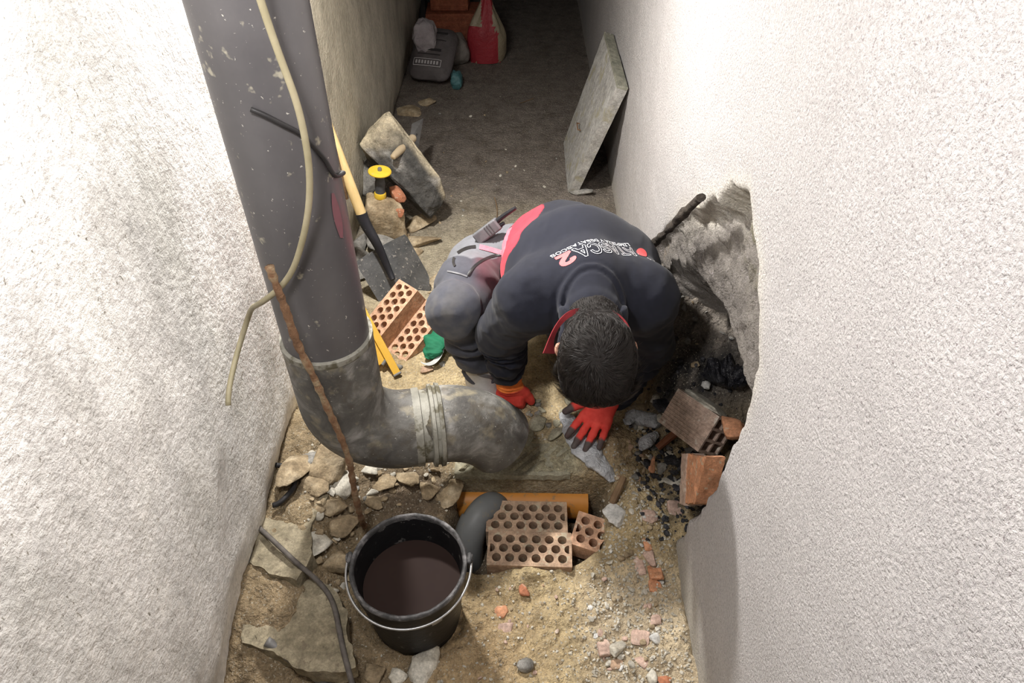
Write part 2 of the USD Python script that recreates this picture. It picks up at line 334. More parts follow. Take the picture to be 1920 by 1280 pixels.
def ground(x, y):
    x, y = np.asarray(x, float), np.asarray(y, float)
    z = -.075 * (1 - sstep(.95, 1.5, y))
    z = z + .12 * sstep(-.40, -.62, x) * sstep(.6, .9, y) * sstep(1.75, 1.4, y)
    z = z + .035 * bump2(x, y, -.55, 1.15, .2, .2)
    z = z + .055 * bump2(x, y, .27, 1.42, .11, .09)            # heap of brown soil by the hand
    z = z + .05 * bump2(x, y, .36, 1.2, .10, .16) + .04 * bump2(x, y, .42, .9, .12, .3)
    z = z + .03 * bump2(x, y, .04, 1.02, .05, .03)             # the pale knob on the near rim
    c = sstep(.40, .50, x) * sstep(.95, 1.10, y) * np.maximum(sstep(1.90, 1.75, y), sstep(.47, .49, x))
    z = z + c * (.02 + .25 * np.clip(x - .42, 0, .4) + 1.15 * np.clip(y - 1.40, 0, .62))
    near = sstep(1.95, 1.3, y)
    z = z + (.012 + .028 * near) * fb(x, y, 7, 11) * 2 * .6 + (.004 + .020 * near) * fb(x, y, 26, 12) * 2 + (.001 + .010 * near) * fb(x, y, 75, 13, 3) * 2
    rid = np.abs(fb(x, y, 22, 17)) * 2
    z = z + c * (.05 * (rid - .3) * 1.2 + .05 * fb(x, y, 12, 19) + .05 * fb(x, y, 45, 18, 3)) 
    led = sstep(HX0 - .02, HX0 + .02, x) * sstep(.21, .16, x) * sstep(HY1 - .005, HY1 + .01, y) * sstep(1.47, 1.40, y)
    z = z * (1 - led) + led * (.012 + .018 * fb(x, y, 40, 21) + .008 * np.sin((x * 1.0 - y * .9) * 170 + 8 * fb(x, y, 8, 2)) * sstep(.35, .6, fb(x, y, 9, 3) + .5))
    h = hole_mask(x, y)
    deep = -.138 - .09 * sstep(1.24, 1.28, y) - .05 * sstep(.02, -.08, x) + .02 * fb(x, y, 20, 8) * 2
    return z * (1 - h) + h * deep
def G(x, y):
    xs, ys = XS, YS; i = int(np.clip(np.searchsorted(xs, x) - 1, 0, len(xs) - 2)); j = int(np.clip(np.searchsorted(ys, y) - 1, 0, len(ys) - 2))
    a, b = np.clip((x - xs[i]) / (xs[i + 1] - xs[i]), 0, 1), np.clip((y - ys[j]) / (ys[j + 1] - ys[j]), 0, 1)
    return float((GZ[i, j] * (1 - a) + GZ[i + 1, j] * a) * (1 - b) + (GZ[i, j + 1] * (1 - a) + GZ[i + 1, j + 1] * a) * b)
def on_ground(px, py, lift=0.0):
    z = 0.0
    for _ in range(12):
        p = W(px, py, z + lift); z = .5 * z + .5 * G(p[0], p[1])
    p = W(px, py, z + lift); return np.array([p[0], p[1], G(p[0], p[1])])

xs = XS = np.concatenate([np.arange(-.72, .75, .0065), np.arange(.75, 1.05, .02)])
ys = YS = np.concatenate([np.arange(-.3, .7, .03), np.arange(.7, 2.15, .0065), np.arange(2.15, 3.2, .014), np.arange(3.2, YB + .1, .04)])
X, Y = np.meshgrid(xs, ys, indexing='ij')
Z = GZ = ground(X, Y)
def mixc(c, m, k): return c * (1 - m[..., None]) + np.asarray(k, float) * m[..., None]
T = np.zeros(X.shape + (3,)) + np.array([.48, .385, .23])                      # pale yellowish soil
n1, n2, n3 = fb(X, Y, 4, 31) + .5, fb(X, Y, 9, 32) + .5, fb(X, Y, 16, 33) + .5
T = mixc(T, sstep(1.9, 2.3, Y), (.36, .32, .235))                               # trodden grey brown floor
T = mixc(T, sstep(2.8, 3.6, Y + n1), (.17, .148, .13))  # far floor darkened: the lamp falloff is painted into the colour
T = mixc(T, sstep(.45, .62, n2) * sstep(1.9, 1.5, Y) * .8, (.44, .35, .20))
T = mixc(T, sstep(1.1, .8, Y) * sstep(.15, -.12, X) * .85, (.40, .29, .165))   # browner at the bottom
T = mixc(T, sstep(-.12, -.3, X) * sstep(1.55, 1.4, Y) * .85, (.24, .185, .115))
T = mixc(T, bump2(X, Y, -.3, 1.25, .2, .13) * .9, (.12, .09, .065))           # darker earth under the pipe
T = mixc(T, sstep(.12, .26, X) * sstep(1.12, .95, Y) * .7, (.54, .46, .34))    # gritty pale strip by the wall
T = mixc(T, bump2(X, Y, .26, 1.42, .13, .10), (.36, .27, .165))
ledm = sstep(HX0 - .02, HX0 + .02, X) * sstep(.24, .16, X) * sstep(HY1 - .005, HY1 + .01, Y) * sstep(1.50, 1.40, Y)
T = mixc(T, ledm, (.44, .41, .29))
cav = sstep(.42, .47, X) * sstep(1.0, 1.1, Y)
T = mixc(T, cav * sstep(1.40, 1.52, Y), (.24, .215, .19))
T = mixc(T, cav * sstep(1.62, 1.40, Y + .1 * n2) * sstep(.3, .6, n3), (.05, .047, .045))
T = mixc(T, np.clip(bump2(X, Y, .50, 1.53, .07, .07) + bump2(X, Y, .63, 1.55, .10, .06), 0, 1) * sstep(.30, .50, n3), (.03, .029, .03))
T = mixc(T, hole_mask(X, Y) * .9, (.10, .08, .06))  # shade inside the hole painted into the soil colour
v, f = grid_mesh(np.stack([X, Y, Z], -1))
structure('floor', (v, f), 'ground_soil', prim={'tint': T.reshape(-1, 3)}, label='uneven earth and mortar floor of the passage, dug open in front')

# ---------------------------------------------------------------- setting: walls
def wall_grid(ys, zs):
    return np.meshgrid(ys, zs, indexing='ij')
BREACH = Polygon([(1.16, -.25), (1.09, .0), (1.01, .27), (.965, .42), (.935, .63), (.95, .8), (1.08, .96), (1.22, 1.03), (1.33, .985), (1.40, .90), (1.47, .87), (1.60, .75), (1.75, .625), (1.88, .50), (1.97, .39), (2.03, .12), (2.05, -.25)])
ys = np.concatenate([np.arange(-.6, .8, .04), np.arange(.8, 2.0, .0075), np.arange(2.0, 3.2, .02), np.arange(3.2, YB + .05, .06)])
zs = np.concatenate([np.arange(-.25, 1.15, .0075), np.arange(1.15, 2.9, .04)])
Y, Z = wall_grid(ys, zs)
jy, jz = fb(Y, Z, 14, 41) * .07, fb(Y, Z, 14, 42) * .07
pts = shapely.points((Y + jy).ravel(), (Z + jz).ravel())
shapely.prepare(BREACH)
sd = shapely.distance(pts, BREACH.exterior).reshape(Y.shape) * np.where(shapely.contains(BREACH, pts).reshape(Y.shape), 1, -1)
ins = sstep(-.004, .012, sd)
depth = sstep(0, .03, sd) * .07 + sstep(.02, .14, sd) * .40 * sstep(.62, .30, Z) * sstep(1.78, 1.60, Y)
depth = depth * (.35 + .65 * sstep(1.85, 1.45, Y + Z * .2)) + .014 * ins * (fb(Y, Z, 16, 43) * 2) + .035 * ins * np.abs(fb(Y, Z, 34, 40)) * 2
Xw = XR + .006 * fb(Y, Z, 3, 44) * 2 + .003 * fb(Y, Z, 25, 45) * 2 + ins * np.clip(depth, .02, 1)
Tw = np.zeros(Y.shape + (3,)) + np.array([.56, .535, .53])
Tw = mixc(Tw, sstep(.12, .0, Z + .1 * fb(Y, Z, 8, 47)) * .6, (.55, .51, .42))       # soil splashed foot
Tw = mixc(Tw, sstep(3.3, 4.6, Y) * .5, (.5, .48, .47))  # painted falloff: wall colour dims towards the far end
Tw = mixc(Tw, np.clip(bump2(Y, Z, 1.62, .60, .20, .22) * 1.0 * sstep(-.10, -.02, sd), 0, 1) * .55, (.46, .42, .37))
rock_t = mixc(np.zeros(Y.shape + (3,)) + np.array([.19, .172, .156]), sstep(.40, .62, fb(Y, Z, 9, 46) + .5), (.25, .228, .205))
Tw = Tw * (1 - ins[..., None]) + rock_t * ins[..., None]
rimw = np.exp(-((sd - .015) / .035) ** 2) * sstep(.55, .75, Z + .2 * fb(Y, Z, 10, 49))
Tw = mixc(Tw, np.clip(rimw, 0, 1), (.66, .62, .55))
mossm = bump2(Y, Z, 1.24, .90, .10, .10) * ins * sstep(.40, .60, fb(Y, Z, 25, 48) + .5)
Tw = mixc(Tw, mossm, (.15, .14, .06))
v, f = grid_mesh(np.stack([Xw, Y, Z], -1))
structure('wall_right', (v, f), 'wall_plaster_white', prim={'tint': Tw.reshape(-1, 3)}, label='white roughcast plaster wall with a broken hole near the floor')

ys = np.concatenate([np.arange(-.6, .9, .04), np.arange(.9, 3.6, .02), np.arange(3.6, 5.35, .06)])
zs = np.concatenate([np.arange(-.25, 1.5, .02), np.arange(1.5, 2.9, .05)])
Y, Z = wall_grid(ys, zs)
Xw = XL + .010 * fb(Y, Z, 2.5, 51) * 2 + .004 * fb(Y, Z, 12, 52) * 2 - .03 * sstep(.20, .0, Z + .15 * fb(Y, Z, 9, 54))
Tw = np.zeros(Y.shape + (3,)) + np.array([.50, .46, .36])
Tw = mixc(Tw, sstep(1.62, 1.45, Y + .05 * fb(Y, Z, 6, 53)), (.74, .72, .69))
Tw = mixc(Tw, sstep(2.6, 3.6, Y) * .6, (.42, .395, .35))  # dimming of the light down the passage, put into the plaster colour
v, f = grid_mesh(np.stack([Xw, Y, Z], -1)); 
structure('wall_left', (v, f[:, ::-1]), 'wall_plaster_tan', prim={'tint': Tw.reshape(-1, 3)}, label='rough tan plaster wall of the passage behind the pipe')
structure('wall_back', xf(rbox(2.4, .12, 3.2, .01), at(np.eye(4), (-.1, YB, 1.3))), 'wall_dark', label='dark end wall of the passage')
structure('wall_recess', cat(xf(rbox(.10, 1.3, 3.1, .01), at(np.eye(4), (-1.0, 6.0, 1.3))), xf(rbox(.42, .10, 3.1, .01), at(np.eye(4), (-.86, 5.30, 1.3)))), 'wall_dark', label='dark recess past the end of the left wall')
structure('wall_near', xf(rbox(2.0, .1, 3.2, .01), at(np.eye(4), (-.1, -.62, 1.3))), 'wall_plaster_tan', prim=None, label='plain wall behind the camera') if False else None
# ---------------------------------------------------------------- the big grey downpipe
PX, PY, PR = -0.45, 1.25, 0.10
def arc(c, a, b, n=12):   # quarter bend: from c+a to c+b
    th = np.linspace(0, math.pi / 2, n)[:, None]
    return np.asarray(c) + np.cos(th) * np.asarray(a) + np.sin(th) * np.asarray(b)
hd = unit([.235, .05, -.012]); br = .15; SW = math.radians(52)
zb = .262
c1 = np.array([PX, PY, zb + br]) + hd * br
bend1 = arc(c1, -hd * br, np.array([0, 0, -br]), 16)
q0 = bend1[-1]
b2 = .19
q1 = np.array([-.215, PY + (.235) * hd[1] / hd[0] , zb - .01])
c2 = q1 + np.array([0, 0, -b2])
bend2 = np.array([c2 + np.array([0, 0, b2]) * math.cos(t_) + hd * b2 * math.sin(t_) for t_ in np.linspace(0, SW, 14)])
od = hd * math.cos(SW) + np.array([0, 0, -math.sin(SW)])
pipe = Thing('downpipe', 'large grey plastic drain pipe dropping along the left wall to a muddy elbow', 'pipe', (PX, PY, 0))
pipe.part('pipe_body', tube([(PX, PY, z) for z in np.linspace(3.2, .55, 40)], PR, 56), 'pvc_grey', smooth=40)
sock = np.vstack([[(PX, PY, .622), (PX, PY, .618)], bend1, [q0 + hd * .03]])
pipe.part('elbow', tube(sock, np.r_[.1005, .1075, np.full(len(sock) - 2, .1075)], 56), 'pvc_muddy', smooth=40, label='mud stained elbow bending towards the hole')
e0 = q0 + hd * .03
pipe.part('sleeve', tube([e0 - hd * .01, e0, e0 + hd * .012, e0 + hd * .014, e0 + hd * .05], [.107, .109, .109, .101, .101], 56), 'pvc_collar', smooth=40, label='pale muddy sleeve')
e1 = e0 + hd * .035
pipe.part('collar_ring', tube([e1, e1 + hd * .003, e1 + hd * .012, e1 + hd * .014, e1 + hd * .022, e1 + hd * .024, e1 + hd * .034, e1 + hd * .037], [.103, .114, .116, .110, .110, .117, .115, .104], 56), 'pvc_collar', smooth=40, label='raised collar ring')
out = np.vstack([[e1 + hd * .03, e1 + hd * .036], bend2, [bend2[-1] + od * .035]])
pipe.part('outlet_elbow', tube(out, np.linspace(.108, .104, len(out)), 56), 'pvc_muddy', smooth=40, label='last bend turned down over the hole')
seam_c = np.array([PX, PY, 0])
pipe.part('seam_ring', tube(np.array([(PX, PY, .632), (PX, PY, .630), (PX, PY, .616), (PX, PY, .614)]), [.1005, .1085, .1085, .1075], 56), 'pvc_collar', smooth=40)
def on_pipe(px, py, r):
    d = ray(px, py); a = d[0] ** 2 + d[1] ** 2; b = -2 * (d[0] * PX + d[1] * PY); c = PX ** 2 + PY ** 2 - r * r
    t = (-b - math.sqrt(max(0, b * b - 4 * a * c))) / (2 * a); return C_ + d * t
g = []
for y0 in np.linspace(362, 446, 22):
    xm = 624 + (y0 - 362) * .20; w = 2 + 5.5 * math.sin(math.pi * (y0 - 360) / 90)
    g.append([on_pipe(xm + k * w, y0, PR + .0012) for k in (-1, -.5, 0, .5, 1)])
mat('red_scuff', [(.15, .07, .08), (.19, .075, .09)], scale=60, rough=.6, bump=0)  # red reflected light, painted as a streak on the pipe
pipe.part('red_scuff', grid_mesh(np.array(g)), 'red_scuff', smooth=True, label='red reflection painted on the pipe')

# ---------------------------------------------------------------- cables and rods on the left
cc = [Wy(470, -60, 1.10), Wy(505, 50, 1.12)] + [Wy(a, b, 1.125) for a, b in ((533, 128), (552, 180), (571, 255), (580, 325), (577, 400), (563, 465), (545, 512), (531, 532))] + [Wy(500, 560, 1.13), Wx(462, 605, -.62), Wx(440, 680, -.645), Wx(428, 760, -.650)]
solo('cream_cable', tube(spline(cc, 90), .0062, 10), 'cream_cable', 'stiff cream coloured cable hanging in a bow in front of the grey pipe', 'cable', smooth=True)
bc = [on_pipe(*q, PR + .005) for q in ((470, 205), (505, 220), (536, 236), (562, 250), (590, 277), (612, 304), (627, 328))]
a0 = math.atan2(bc[-1][1] - PY, bc[-1][0] - PX); z0_ = bc[-1][2]
bc += [np.array([PX + .105 * math.cos(a0 + k), PY + .105 * math.sin(a0 + k), z0_ - .05 * k]) for k in (.35, .7, 1.1, 1.6, 2.1)]
solo('black_cable', tube(spline(bc, 70), .0045, 8), 'black_cable', 'thin black electric cable slung across the grey pipe', 'cable', smooth=True)
rr = [Wy(a, b, 1.085) for a, b in ((505, 500), (520, 540), (537, 585), (556, 640), (585, 700), (612, 760), (640, 822), (655, 865), (662, 905), (670, 945))] + [on_ground(684, 985)]
rr = spline(rr, 80); rg = np.random.default_rng(4)
rod = tube(rr,   .0078 + .002 * rg.uniform(-1, 1, 80), 10)
solo('rusty_conduit', rod, 'rust_rod', 'long rusty mud caked conduit standing in front of the grey pipe and behind the bucket', 'pipe', smooth=True)
ring = [on_ground(*q) + np.array([0, 0, .02]) for q in ((520, 880), (535, 882), (548, 890), (555, 905), (553, 922), (543, 935), (531, 947), (515, 955))]
solo('cable_loop', tube(spline(ring, 40), .0075, 10), 'black_cable', 'curled end of thick black hose at the left edge above the concrete slab', 'cable', smooth=True)

# ---------------------------------------------------------------- concrete slabs bottom left
def poly_slab(name, pix, ztop, thick, matn, label, seed, cat_='concrete', rough=.010, slope=(0, 0), group=None):
    p = np.array([W(a, b, ztop)[:2] for a, b in pix]); c = p.mean(0)
    pg = Polygon(p).buffer(0)
    pg = pg.segmentize(.02)
    xy = np.array(pg.exterior.coords)[:-1]
    xy = xy + .35 * rough * (np.stack([meshkit.noise(np.c_[xy * 40, np.full(len(xy), 1.)], seed), meshkit.noise(np.c_[xy * 40, np.full(len(xy), 5.)], seed + 3)], -1) - .5) * 4
    pg = Polygon(xy).buffer(0)
    if pg.geom_type != 'Polygon': pg = max(pg.geoms, key=lambda q: q.area)
    v, f = trimesh.creation.extrude_polygon(pg, thick, engine='earcut').vertices, trimesh.creation.extrude_polygon(pg, thick, engine='earcut').faces
    v, f = trimesh.remesh.subdivide_to_size(v, f, .025)
    m = trimesh.Trimesh(v, f, process=True); v, f = np.array(m.vertices), np.array(m.faces)
    v[:, 2] += ztop - thick
    v[:, 2] += slope[0] * (v[:, 0] - c[0]) + slope[1] * (v[:, 1] - c[1])
    d = meshkit.fbm(v * 14 + seed, 4, seed) - .5
    v[:, 2] += d * rough * 2
    side = (np.abs(v[:, 2] - ztop) > .006)
    dd = meshkit.fbm(v * 30 + seed, 3, seed + 1) - .5
    dirs = v[:, :2] - c; dirs /= np.linalg.norm(dirs, axis=1, keepdims=True)
    v[:, :2] += dirs * (dd * rough * 1.6)[:, None]
    solo(name, (v, f), matn, label, cat_, smooth=35, group=group)
poly_slab('concrete_slab', [(480, 1005), (505, 945), (575, 926), (617, 926), (601, 945), (582, 980), (583, 1050), (560, 1085), (505, 1075), (470, 1050)], .075, .06, 'concrete_brown', 'flat upper piece of broken concrete at the left edge above the grey cable', 31)
poly_slab('concrete_slab', [(470, 1110), (530, 1095), (596, 1082), (640, 1110), (646, 1150), (652, 1200), (668, 1250), (650, 1262), (575, 1258), (520, 1225), (455, 1200)], .032, .055, 'concrete_brown', 'large flat piece of broken concrete to the left of the black bucket, crossed by a cable', 32)
hose = [W(*q, l) for q, l in (((405, 905), .16), ((450, 955), .10), ((500, 1002), .095), ((532, 1032), .093), ((560, 1058), .085), ((597, 1090), .052), ((622, 1125), .046), ((634, 1170), .045), ((643, 1215), .044), ((655, 1262), .040), ((672, 1330), .020))]
solo('grey_cable', tube(spline(hose, 70), .0068, 10), 'dusty_cable', 'dusty grey cable lying over the large concrete piece left of the bucket', 'cable', smooth=True)
pp = [on_ground(*q) + np.array([0, 0, .03]) for q in ((505, 1212), (535, 1232), (570, 1258), (612, 1288), (650, 1315))]
solo('grey_conduit', tube(spline(pp, 30), .012, 12), 'dull_steel', 'scuffed grey conduit in the bottom left corner below the concrete piece', 'pipe', smooth=True)

# ---------------------------------------------------------------- bucket
BX, BY, BZ, RIM = -0.260, 0.912, -0.095, .185; KB = np.diag([.925, .925, 1., 1.])
bk = Thing('bucket', 'black rubber builder\'s bucket half full of dark brown water', 'bucket', (BX, BY, BZ))
H = RIM - BZ
prof = [(.0, 0), (.112, 0), (.119, .006), (.121, .02), (.1225, .045), (.126, .05), (.128, .058), (.127, .066), (.146, H - .05), (.150, H - .045), (.151, H - .02), (.1525, H - .012)]
inn = [(.1435, H - .012), (.142, H - .02), (.112, .02), (.0, .018)]
bk.part('body', xf(lathe(prof + inn, 72), at(KB, (BX, BY, BZ))), 'bucket_rubber', smooth=40)
rgk = np.random.default_rng(8)
rim = lathe([(.1425, H - .013), (.1525, H - .013), (.155, H - .008), (.155, H - .003), (.152, H + .002), (.148, H + .002), (.1435, H - .001), (.1425, H - .013)], 96)
rv, rf = rim; rv = rv + .0022 * (meshkit.fbm(rv * 45, 3, 5)[:, None] - .5) * 2
bk.part('rim', xf((rv, rf), at(KB, (BX, BY, BZ))), 'bucket_rim', smooth=50, label='rim crusted with dried mud')
bk.part('water', xf(lathe([(.0, .185), (.08, .186), (.1325, .1855), (.133, .17), (.0, .16)][::-1], 64), at(KB, (BX, BY, BZ))), 'bucket_water', smooth=60, label='dark brown water')
ear = math.radians(8)
ha = np.linspace(math.radians(172), math.radians(368), 60)
hp = np.stack([BX + .1525 * np.cos(ha), BY + .1535 * np.sin(ha), RIM - .012 + .16 * np.sin(ha) * .10 + 0 * ha], -1)
hp[:, 1] = BY + (hp[:, 1] - BY)
bk.part('handle', tube(hp, .0032, 8), 'wire', smooth=True, label='bare wire handle swung down')
for s in (-1, 1):
    a = math.radians(90 - s * 82); p = np.array([BX + s * .148, BY + .018, RIM - .018])
    bk.part('ear', cat(xf(rbox(.012, .03, .035, .005), at(np.eye(4), p)), tube(np.stack([np.full(20, p[0] + s * .006), p[1] + .009 * np.cos(np.linspace(0, 6.2, 20)), p[2] + .01 + .009 * np.sin(np.linspace(0, 6.2, 20))], -1), .0022, 6)), 'bucket_rim', smooth=40)
lab = [[np.array([BX + (.1462 - .0012) * math.cos(a), BY + (.1462 - .0012) * math.sin(a), RIM - .085 + k]) for k in (0, .01, .02, .026)] for a in np.radians(np.linspace(-62, -50, 8))]
lab = np.array(lab); rad = .925 * (.127 + (lab[..., 2] - BZ - .066) * (.019 / (H - .116))) + .0014
dirv = np.stack([lab[..., 0] - BX, lab[..., 1] - BY], -1); dirv /= np.linalg.norm(dirv, axis=-1, keepdims=True)
lab[..., 0] = BX + dirv[..., 0] * rad; lab[..., 1] = BY + dirv[..., 1] * rad
bk.part('label_patch', grid_mesh(lab)[0:2], 'paper_label', smooth=True, label='remains of a pale paper label')

# ---------------------------------------------------------------- perforated bricks
def brick_poly(L=.24, Wd_=.108):
    holes = []; p = .0372
    for k in range(6): holes += [Point(-2.5 * p + k * p, .0295), Point(-2.5 * p + k * p, -.0295)]
    for k in range(5): holes.append(Point(-2 * p + k * p, 0))
    hs = [h.buffer(.0128, 10) for h in holes]
    for s in (-1, 1):
        hs.append(Point(s * 3 * p, 0).buffer(.0128, 10).intersection(sbox(-.1125, -1, .1125, 1)))
    return sbox(-L / 2, -Wd_ / 2, L / 2, Wd_ / 2).buffer(-.003).buffer(.003, 3).difference(union_all(hs))
def brick_mesh(T=.07, poly=None): # top face at z=0
    m = extrude(poly or brick_poly(), T); v, f = m; v[:, 2] -= T; return v, f
def cam_pose(center, Lc, Bc, Nc, Z):
    """brick frame from three directions seen from the camera (right, down, away); Nc points from the face into the body."""
    A = np.stack([camvec(Lc), camvec(Bc), camvec(Nc)], 1)
    u, s, vt = np.linalg.svd(A); Rm = u @ vt
    M = np.eye(4); M[:3, 0], M[:3, 1], M[:3, 2] = Rm[:, 0], Rm[:, 1], -Rm[:, 2]
    if np.linalg.det(M[:3, :3]) < 0: M[:3, 1] *= -1
    M[:3, 3] = Wd(*center, Z); return M
def perforated(M, matn, label, poly=None, T=.07, group=None, s=1.0):
    t = Thing('perforated_brick', label, 'brick', M[:3, 3] - np.array([0, 0, .05]), group=group)
    v, f = brick_mesh(T, poly); t.part('fired_body', xf((v * s, f), M), matn, smooth=35)
    return t
perforated(cam_pose((779, 620), (-.60, .77, -.16), (.73, .434, -.50), (.372, .456, .81), 2.56), 'clay_pale', 'pale perforated brick lying askew beside the worker\'s knee, nearer the green cloth', s=.97)
perforated(cam_pose((728, 580), (-.60, .77, -.16), (.73, .434, -.50), (.372, .456, .81), 2.56), 'clay_pale', 'pale perforated brick leaning over the tip of the shovel blade', s=.97)
def flat_pose(px, py, z, deg, tx=0, ty=0):
    M = trimesh.transformations.euler_matrix(math.radians(tx), math.radians(ty), math.radians(deg)); M[:3, 3] = W(px, py, z); return M
perforated(flat_pose(988, 968, -.060, -1.0, 1, 0), 'clay_dull', 'perforated brick lying flat in the hole next to the orange pipe', T=.08)
perforated(flat_pose(993, 1028, -.046, -1.5, 2, 0), 'clay_dull', 'perforated brick lying flat at the near edge of the hole, partly under soil', T=.08)
hb = brick_poly().intersection(Polygon([(-.13, -.07), (-.03, -.07), (-.035, -.03), (-.022, .0), (-.036, .03), (-.03, .07), (-.13, .07)]))
if hb.geom_type != 'Polygon': hb = max(hb.geoms, key=lambda q: q.area)
Mh = flat_pose(1104, 996, -.045, -17, 6, 6)
perforated(Mh, 'clay_pale', 'broken half of a perforated brick standing right of the two bricks in the hole', poly=affinity.translate(hb, .076, 0), T=.07)

# ---------------------------------------------------------------- pipes in the hole, ledge
solo('orange_pipe', tube([(x, 1.318 + .0 * x, -.140 - .01 * x) for x in np.linspace(-.24, .225, 20)], .052, 40), 'pvc_orange', 'orange plastic sewer pipe running across the bottom of the hole', 'pipe', smooth=40)
ge = Thing('grey_pipe_elbow', 'small grey plastic pipe elbow in the hole beside the bucket', 'pipe', (-.08, 1.24, -.2))
gp = spline([(-.058, 1.275, -.115), (-.088, 1.250, -.075), (-.122, 1.205, -.085), (-.140, 1.165, -.13), (-.145, 1.14, -.21)], 30)
ge.part('bend', tube(gp[:22], .042, 32), 'pvc_light', smooth=40)
ge.part('socket', tube(gp[12:], .0465, 32), 'pvc_light', smooth=40)
pl = sbox(-.185, 1.318, .165, 1.44).segmentize(.012); xy = np.array(pl.exterior.coords)[:-1]
xy[:, 1] += .004 * (meshkit.noise(np.c_[xy * 60, xy[:, :1] * 0], 3) - .5) * 2
solo('lintel_plank', xf(extrude(Polygon(xy), .022), at(np.eye(4), (0, -.008, -.012))), 'mortar', 'thin mortar covered ledge spanning the far edge of the hole', 'ledge', smooth=30)
def crumple(path, w, h, n=70, sides=18, amp=.35, seed=1):
    p = spline(path, n); v, f = tube(p, 1.0, sides); c = np.vstack([np.repeat(p, sides, 0), p[:1], p[-1:]])
    s = np.sin(np.linspace(.12, math.pi - .12, n)) ** .5; s = np.r_[np.repeat(s, sides), s[0], s[-1]]
    d = v - c; d[:, 2] *= h / w
    v = c + d * w * s[:, None]
    nz = np.abs(meshkit.fbm(v * 22, 4, seed) - .5) * 2; nz2 = np.abs(meshkit.fbm(v * 55, 3, seed + 2) - .5) * 2
    v = v + d * w * (1.4 * nz - .4 + nz2 * .5)[:, None] * amp * 1.2
    v[:, 2] += (nz - .2) * h * .9
    return v, f
gl = lambda qs, z=.012: [on_ground(*q) + np.array([0, 0, z]) for q in qs]
solo('plastic_sheet', crumple(gl(((1052, 782), (1072, 800), (1085, 825), (1100, 848), (1125, 875), (1150, 905))), .042, .012, seed=5), 'plastic_grey', 'crumpled grey white plastic running from under the red glove to the hole', 'plastic', smooth=40)
solo('plastic_sheet', crumple(gl(((1175, 800), (1195, 790), (1215, 795), (1232, 808)), .02), .030, .020, seed=9), 'plastic_grey', 'crumpled clump of grey plastic right of the soil heap beside the brick debris', 'plastic', smooth=40)
solo('plastic_sheet', crumple(gl(((1200, 850), (1212, 835), (1232, 822)), .02), .020, .014, seed=12), 'plastic_grey', 'small twist of dirty plastic next to the red brown stick', 'plastic', smooth=40)
solo('plastic_sheet', crumple(gl(((1318, 722), (1345, 712), (1375, 715), (1400, 722)), .03), .050, .04, seed=15, amp=.5), 'plastic_black', 'black plastic bag crumpled in the hole in the wall', 'plastic', smooth=40)
solo('rag_scrap', crumple(gl(((972, 1258), (985, 1250), (1000, 1246)), .012), .020, .014, seed=19), 'stone_grey', 'dirty grey scrap of crumpled rag on the brown soil at the bottom', 'rag', smooth=40)

# ---------------------------------------------------------------- shovel
sh = Thing('shovel', 'shovel with pale wooden handle and black socket leaning behind the grey pipe', 'shovel', Wd(735, 520, 2.78))
Dn = unit(camvec((.43, .81, .38))); Wv = camvec((.86, -.5, .107)); Wv = unit(Wv - Dn * (Wv @ Dn)); Nn = np.cross(Wv, Dn)
if Nn @ F_ > 0: Nn = -Nn
s0, s1 = Wd(737, 524, 2.735), Wd(680, 408, 2.66)
h0, h1 = Wd(678, 402, 2.655), Wd(619, 250, 2.49)
hdv = unit(h1 - h0)
sh.part('handle', tube([h0 - hdv * .02, h0, h1, h1 + hdv * .45], [.018, .0195, .0195, .0185], 20), 'wood_pale', smooth=40, label='pale turned wooden handle')
sp = spline([s0, Wd(722, 490, 2.725), Wd(703, 450, 2.69), s1, h0 + hdv * .005], 24)
sh.part('socket', tube(sp, np.linspace(.011, .023, 24), 20), 'black_steel', smooth=40, label='black painted steel socket')
bl = []
for a in np.linspace(0, 1, 22):
    row = []
    hw = .112 * (1 - .16 * sstep(.6, 1, a)) * (.985 if a > .02 else .95)
    for b in np.linspace(-1, 1, 21):
        q = Wd(712, 463, 2.73) + Dn * (a * .27) + Wv * (b * hw) + Nn * (.026 * b * b - .012 * math.exp(-(b / .12) ** 2) * (1 - a) * -1) - Dn * (0.03 * sstep(.7, 1, abs(b)) * -0) + Dn * (-.035 * (b * b) * sstep(.7, 1, a))
        row.append(q)
    bl.append(row)
bl = np.array(bl); bv, bf = grid_mesh(bl); bv2 = bv - Nn * .003
nb = 22 * 21
edge = [i * 21 for i in range(22)] + [21 * 21 + j for j in range(1, 21)] + [i * 21 + 20 for i in range(20, -1, -1)] + [j for j in range(19, 0, -1)]
ef = []
for a, b in zip(edge, edge[1:] + edge[:1]): ef += [[a, b, b + nb], [a, b + nb, a + nb]]
sh.part('blade', (np.vstack([bv, bv2]), np.vstack([bf, bf[:, ::-1] + nb, ef])), 'blade_steel', smooth=40, label='worn grey steel blade')
lath = [Wx(597, 150, -.645), Wx(612, 215, -.64), Wx(630, 290, -.635), Wx(650, 372, -.63)]
solo('wooden_lath', tube(spline(lath, 20), .0075, 6), 'wood_brown', 'thin brown wooden lath against the left wall behind the shovel handle', 'stick', smooth=20)

